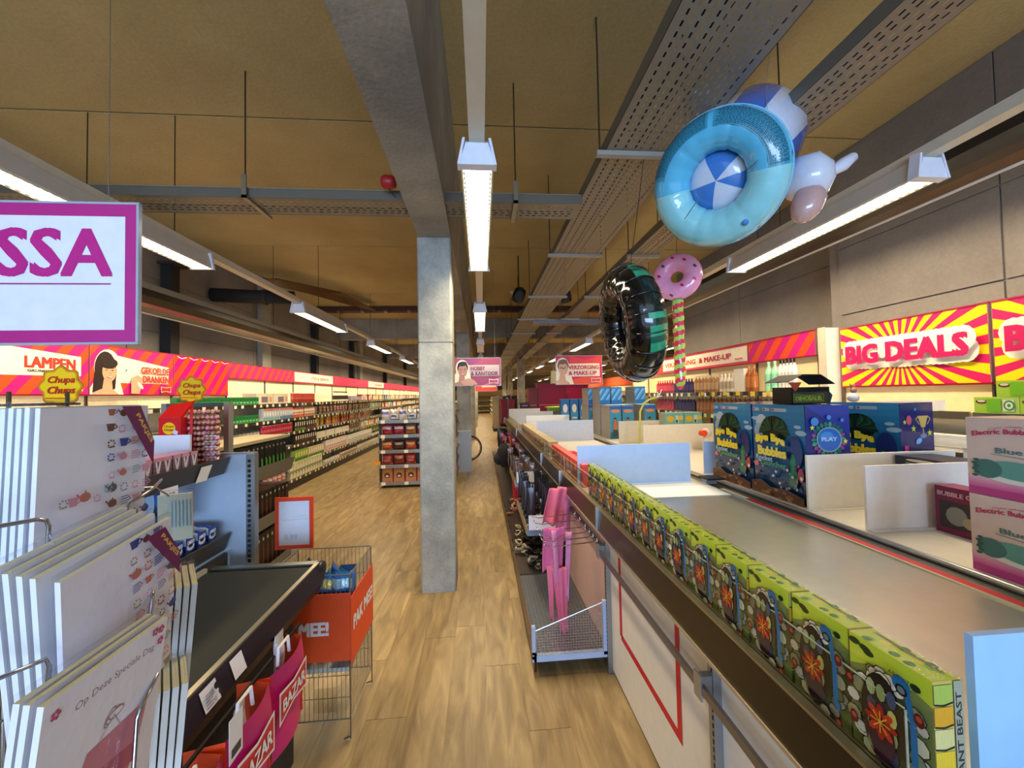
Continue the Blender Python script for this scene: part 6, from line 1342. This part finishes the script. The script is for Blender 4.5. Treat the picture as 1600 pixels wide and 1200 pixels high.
def cardpack(label, loc, rot, w_, h_, art, ribbon, th=.007, tone='e6e3ec', grp='card packs'):
    """pack faces +x; w along y; origin at the lower near corner"""
    t = thing('card_pack', label, 'greeting cards', loc, rot, grp)
    obj('cards', MB().box(-th*.85, 0, .002, w_-.002, .002, h_-.002, tone, {0: 'd8c890', 1: 'e8dcb0'}), 'semi', t)
    if art:
        b = MB(); p = Print(b, (0, .002, .002), (0, 1, 0), (0, 0, 1), .00006); art(p, w_-.004, h_-.004)
        if ribbon:
            p.poly([(w_*.60, h_-.004), (w_*.80, h_-.004), (w_-.004, h_*.76), (w_-.004, h_*.61)], '6c1a50')
            p.text('PAKJES', w_*.68, h_*.828, w_*1.03, h_*.862, 'd8b050', .03, rot=-1.0)
        obj('printed_front', b, 'semi', t)
    bw = MB().box(-th, .0012, 0, w_, 0, h_+.006, 'ffffff')
    bw.poly([(-th*.5, 0, h_+.006), (-th*.5, w_*.3, h_+.012), (-th*.5, w_*.6, h_+.009), (-th*.5, w_, h_+.013), (-th*.5, w_, h_+.006)], 'ffffff')
    obj('cellophane', bw, WRAP, t)
    return t
L1 = (0, .035, .0)
cardpack('large greeting card pack with cup drawings and purple PAKJES ribbon, front of the top pocket', (-.588, .552, 1.325), L1, .168, .272, cups, True)
for k in range(1, 7):
    cardpack('large card pack in the top pocket, %s behind the front one' % ORD[k-1], (-.588-.0085*k, .549-.001*k, 1.325+.001*(k % 2)), (0, .035, .02*(k % 2)-.005), .168, .272, None, False, tone='e2e6f2')
L2 = (.15, .10, .035)
cardpack('greeting card pack with cup drawings, leaning forward in the middle pocket', (-.505, .515, 1.158), L2, .165, .245, lambda p, w, h: cups(p, w, h, 5), True)
for k in range(1, 5):
    cardpack('card pack in the middle pocket, %s behind the front one' % ORD[k-1], (-.507-.0085*k, .508-.003*k, 1.163+.0045*k), (.15, .09-.008*k, .03), .165, .245, None, k == 2, tone='e8e8ee')
L3 = (0, .12, .03)
cardpack('greeting card pack lettered Op Deze Speciale Dag with pink present, bottom pocket', (-.458, .414, 1.06), L3, .158, .25, art_gift, False, tone='eae6ec')
for k in range(1, 3): cardpack('card pack in the bottom pocket, %s behind the present pack' % ORD[k-1], (-.458-.009*k, .412, 1.062+.002*k), (0, .115, .028), .158, .25, None, False, tone='e6e4ea')
for k in range(7):
    cardpack('silvery wrapped card pack in the side pocket above, %s of the bundle' % ORD[k], (-.515-.0075*k, .722-.0055*k, 1.09), (.0, .07-.006*k, .66), .12, .19, None, False, th=.0091, tone='dcdee0', grp='upper side pocket packs')
for k in range(6):
    cardpack('silvery wrapped card pack in the side pocket below, %s of the bundle' % ORD[k], (-.473-.0075*k, .640-.0055*k, .96), (.0, .07-.006*k, .66), .11, .205, None, False, th=.0091, tone='e0dcd4', grp='lower side pocket packs')
t = cardpack('small cellophane bag with blue striped label, at the back of the card rack', (-.667, .85, 1.31), (0, .05, -1.2), .06, .10, None, False, tone='b8b8a0', grp='rack bags')
b = MB(); p = Print(b, (.0012, 0, 0), (0, 1, 0), (0, 0, 1), .0003)
for k in range(6): p.rect(.022+.006*k, .03, .025+.006*k, .085, '9ab8c8')
obj('striped_label', b, 'semi', t)
t = thing('card_rack', 'chrome wire card rack holding the greeting card packs', 'rack', (0, 0, 0))
def wire(pts, r=.0022): obj('wire', MB().tube(pts, r, 'b8bcc4', n=6), 'chrome', t, smooth=True)
wire([(-.60, .36, 1.470), (-.550, .525, 1.458), (-.548, .533, 1.454), (-.548, .536, 1.446), (-.552, .536, 1.352), (-.60, .53, 1.31)], .0026)
wire([(-.62, .80, 1.45), (-.555, .70, 1.455), (-.548, .648, 1.443), (-.548, .642, 1.434), (-.552, .642, 1.33), (-.63, .64, 1.30)], .0026)
wire([(-.57, .34, 1.345), (-.492, .436, 1.324), (-.486, .474, 1.318), (-.486, .478, 1.308), (-.50, .48, 1.15)], .0024)
wire([(-.60, .76, 1.32), (-.492, .62, 1.318), (-.486, .612, 1.312), (-.488, .608, 1.27), (-.50, .60, 1.15)], .0024)
wire([(-.52, .66, 1.236), (-.442, .565, 1.233), (-.436, .534, 1.216), (-.436, .528, 1.205), (-.45, .53, .98), (-.45, .42, .98)], .0026)
for k in range(4):
    z = 1.31-.17*k
    wire([(-.70, .36, z), (-.62+.02*k, .36, z-.01), (-.60+.05*k, .68, z-.01), (-.70, .68, z)], .002)
wire([(-.69, .72, 1.45), (-.655, .83, 1.43), (-.645, .86, 1.40)], .002)
for y in (.38, .46, .54, .62, .70): wire([(-.69, y, .6), (-.69, y, 1.62)], .0026)
for z in (1.60, 1.45, 1.30, 1.15, 1.0, .8): wire([(-.69, .30, z), (-.69, .72, z)], .0022)
obj('pole', MB().tube([(-.80, .52, .04), (-.80, .52, 1.72)], .014, 'a8acb4', n=12), 'chrome', t, smooth=True)
for z in (1.55, 1.2, .7): wire([(-.80, .52, z), (-.69, .52, z)], .004)
obj('base', MB().lathe([(.26, 0), (.26, .02), (.05, .04), (.02, .06)], '4a4c50', n=24), 'metal', t, loc=(-.80, .52, 0), smooth=True)
# ================================================================ INFLATABLES hanging from the ceiling
def torus(Rr, r_, nu, nv, col, wr=.0, seams=16):
    def fn(u, v):
        a, b_ = 2*PI*u, 2*PI*v; k = 1+wr*abs(math.sin(seams*a/2))**.4*(.5+.5*math.cos(b_))
        rr = r_*(1-wr+wr*abs(math.sin(seams*a/2))**.35)
        return ((Rr+rr*math.cos(b_))*math.cos(a), (Rr+rr*math.cos(b_))*math.sin(a), rr*math.sin(b_))
    return MB().grid(fn, nu, nv, col, wu=True, wv=True)
def aim(o, n, roll=0):
    q = Vector(n).to_track_quat('Z', 'Y'); o.rotation_mode = 'QUATERNION'; from mathutils import Quaternion; o.rotation_quaternion = q @ Quaternion((0, 0, 1), roll)
# swim float: ring facing the camera and down, blue-white seat dome, bull-calf head
t = thing('swim_float', 'light blue inflatable baby swim ring with a white animal head, hung near the ceiling', 'inflatable', (1.128, 1.70, 2.59))
aim(t, (-.70, -.60, -.40), 0)     # local +z looks towards the shopper
def ringcol(u, v):
    # bands on the face: deeper blue upper half with darker print panels, pale lower half
    return '58b8dc' if abs((u*2*PI-1.42+PI) % (2*PI)-PI) < 1.6 else '8ed0d6'
obj('ring', torus(.208, .086, 96, 28, ringcol, .05, 18), 'vinyl', t, smooth=True)
# printed panels of small lettering (greek rows) on the ring
pn = MB()
def ringpt(a, b_, e=.0): r_ = .0864+e; return ((.208+r_*math.cos(b_))*math.cos(a), (.208+r_*math.cos(b_))*math.sin(a), r_*math.sin(b_))
def panel(a0, a1, b0, b1, col, e, n=10, m=4):
    for i in range(n):
        for j in range(m):
            x0, x1, y0, y1 = a0+(a1-a0)*i/n, a0+(a1-a0)*(i+1)/n, b0+(b1-b0)*j/m, b0+(b1-b0)*(j+1)/m
            pn.poly([ringpt(x0, y0, e), ringpt(x1, y0, e), ringpt(x1, y1, e), ringpt(x0, y1, e)], col)
UP = 1.42
for (a0, a1) in ((UP+.08, UP+1.35), (UP-1.55, UP-.02)):
    panel(a0, a1, .45, 1.45, '3f98b4', .0006, 16, 6)
    rr = random.Random(int(a0*10)+50)
    for k in range(14):
        a = a0+.04
        while a < a1-.08:
            L = rr.uniform(.02, .07); bb_ = .50+k*.066; panel(a, min(a+L, a1-.03), bb_, bb_+.030, '1c4a5c', .0014, 1, 1); a += L+.014
obj('printed_panels', pn, 'vinyl', t)
obj('valve', MB().lathe([(.012, 0), (.014, .006), (.006, .009)], '4a80c8', n=12), 'gloss', t, loc=ringpt(UP+3.75, 1.2), rot=(.3, .3, 0), smooth=True)
sm_ = MB().tube([ringpt(a*2*PI/64, -.0, .001) for a in range(64)], .003, '7fc8e4', n=4, close=True)
obj('outer_seam', sm_, 'vinyl', t)
def place(p):  # world position to the float's own space
    return t.matrix_world.inverted() @ Vector(p)
bpy.context.view_layer.update()
def wp(px, py, Y):   # a world point given by its direction from the shopper and its depth along the aisle
    v = Vector(((px-800)/600, (600-py)/600, 1)); x = v.x*.99661195+v.y*.01793902+v.z*.08026713; y = v.x*-.07970959+v.y*-.0298911+v.z*.99636986; z = v.x*-.02027317+v.y*.99939217+v.z*.02835991
    s_ = Y/y; return (x*s_, Y, 1.6+z*s_)
obj('seat_dome', MB().tube([place(p) for p in (wp(1138, 262, 1.74), wp(1150, 245, 1.85), wp(1170, 222, 2.0), wp(1178, 212, 2.12), wp(1183, 206, 2.2), wp(1186, 203, 2.24))], [.17, .235, .262, .245, .17, .06], lambda i, k: '3a6cc8' if k % 12 > 6 else 'dce4f8', n=48), 'vinyl', t, smooth=True)
def inner(u, v):
    a = 2*PI*u; s_ = math.cos(v*PI/2)**.6 if v < 1 else 0; return (.138*s_*math.cos(a), .138*s_*math.sin(a), -.05+.075*math.sin(v*PI/2))
obj('seat_bottom', MB().grid(inner, 40, 12, lambda u, v: ('3f7cc8' if int(u*5+.5) % 2 and v > .0 else 'ccd4e4'), wu=True), 'vinyl', t, smooth=True)
# tail paw
obj('tail', MB().tube([place(wp(1105, 175, 1.85)), place(wp(1092, 164, 1.82)), place(wp(1082, 155, 1.80)), place(wp(1100, 146, 1.80)), place(wp(1108, 141, 1.8))], [.03, .05, .05, .03, .012], 'c8d0e4', n=14), 'vinyl', t, smooth=True)
def wtube(name, pts, rs, col, n=16):
    return obj(name, MB().tube([place(p) for p in pts], rs, col, n=n), 'vinyl', t, smooth=True)
def wp(px, py, Y):   # point of the float at depth Y (metres from the camera plane)
    v = Vector(((px-800)/600, (600-py)/600, 1)); x = v.x*.99661195+v.y*.01793902+v.z*.08026713; y = v.x*-.07970959+v.y*-.0298911+v.z*.99636986; z = v.x*-.02027317+v.y*.99939217+v.z*.02835991
    s_ = Y/y; return (x*s_, Y, 1.6+z*s_)
wtube('head', [wp(1236, 262, 1.80), wp(1250, 268, 1.80), wp(1264, 282, 1.80), wp(1276, 296, 1.80), wp(1284, 306, 1.80)], [.05, .105, .118, .09, .035], 'd4d8e4', 20)
wtube('muzzle', [wp(1274, 292, 1.775), wp(1266, 308, 1.77), wp(1258, 326, 1.77), wp(1252, 340, 1.77), wp(1250, 347, 1.77)], [.035, .072, .066, .045, .012], 'c8a098', 18)
wtube('ear', [wp(1284, 276, 1.80), wp(1296, 270, 1.80), wp(1316, 258, 1.80), wp(1332, 246, 1.80), wp(1337, 240, 1.80)], [.012, .022, .034, .026, .008], 'd8dcea', 14)
wtube('eye', [wp(1284, 296, 1.71), wp(1285, 303, 1.71)], [.006, .004], '181818', 8)
wtube('string', [wp(1205, 0, 1.72), wp(1203, 40, 1.71), wp(1201, 100, 1.70), wp(1197, 150, 1.69), wp(1199, 176, 1.60)], .0012, '8a8a84', 5)
wtube('tied_string', [wp(1199, 176, 1.555), wp(1206, 200, 1.53), wp(1200, 230, 1.50), wp(1180, 255, 1.515), wp(1162, 270, 1.56)], .0016, '3a3630', 5)
wtube('lower_string', [wp(1096, 304, 1.60), wp(1085, 320, 1.53), wp(1070, 342, 1.50)], .0016, '3a3630', 5)
# black tyre ring
t = thing('tyre_ring', 'black and green inflatable tyre swim ring hanging upright', 'inflatable', (.885, 2.2, 2.005))
aim(t, (-.985, .05, -.15), 0)
def tyrecol(u, v): 
    if v > .76 or v < .03: return ['2a9a70', '1c5a44', '2a9a70', '15382e', '3aa87c'][int(u*50) % 5] if int(u*10) % 2 else '17211e'
    return '0b0b0c'
obj('ring', torus(.238, .108, 120, 28, tyrecol, .035, 20), 'vinyl', t, smooth=True)
b = MB()
for k in range(20):
    a = k*2*PI/20; b.tube([((.238+.108*math.cos(q))*math.cos(a), (.238+.108*math.cos(q))*math.sin(a), .108*math.sin(q)) for q in [-.9+.25*i for i in range(8)]], .004, '050505', n=5)
obj('tread_ribs', b, 'vinyl', t, smooth=True)
bpy.context.view_layer.update()
inv = t.matrix_world.inverted()
obj('cord', MB().tube([inv @ Vector(p) for p in ((.90, 2.2, 2.30), (.905, 2.2, 2.40), (.93, 2.2, 2.55), (.97, 2.2, 2.8), (1.0, 2.2, 3.005))], .0022, '3a3834', n=5), 'cloth', t)
# donut on a striped stick
t = thing('donut_pole', 'pink inflatable donut on a red and green striped inflatable stick', 'inflatable', (1.507, 2.8, 2.475))
d = obj('donut', torus(.112, .068, 56, 18, 'f2a0c4', .05, 22), 'vinyl', t, smooth=True); aim(d, (-.62, -.78, .05), 0)
pk = MB(); r = random.Random(3)
for k in range(9):
    a = k*.7+.3; bb_ = r.uniform(.9, 1.9); c0 = Vector(((.112+.070*math.cos(bb_))*math.cos(a), (.112+.070*math.cos(bb_))*math.sin(a), .070*math.sin(bb_)))
    nn = (c0-Vector((.112*math.cos(a), .112*math.sin(a), 0))).normalized(); u_ = nn.orthogonal().normalized(); w2 = nn.cross(u_)
    pk.poly([tuple(c0+nn*.001+(u_*math.cos(q*PI/5)*.010+w2*math.sin(q*PI/5)*.016)) for q in range(10)], 'd02a54' if k % 3 else '5a4a60')
sp = obj('sprinkles', pk, 'vinyl', d)
def stickcol(i, k): return ['d0304a', '9ccc5a'][((i*2+k) // 3) % 2]
b = MB().grid(lambda u, v: ((.040+.010*(v > .5)*0+.004*math.sin(40*v))*(1-.35*max(0, (v-.93)/.07))*math.cos(2*PI*u), .040*(1-.35*max(0, (v-.93)/.07))*math.sin(2*PI*u), -.18-.655*v), 20, 64, lambda u, v: ['d8304c', 'a8d060'][int((v*9.5+u*1.0) * 2) % 2], wu=True)
obj('striped_stick', b, 'vinyl', t, smooth=True); obj('stick_tip', MB().lathe([(.004, -.028), (.018, -.02), (.028, 0)], 'd8304c', n=20), 'vinyl', t, loc=(0, 0, -.835), smooth=True)
obj('cord', MB().tube([(0, 0, .17), (0.02, 0, .5)], .0016, '555555', n=4).tube([(.02, 0, .5), (.02, 0, CZ-2.475)], .0016, '555555', n=4), 'cloth', t)
bpy.context.view_layer.update()
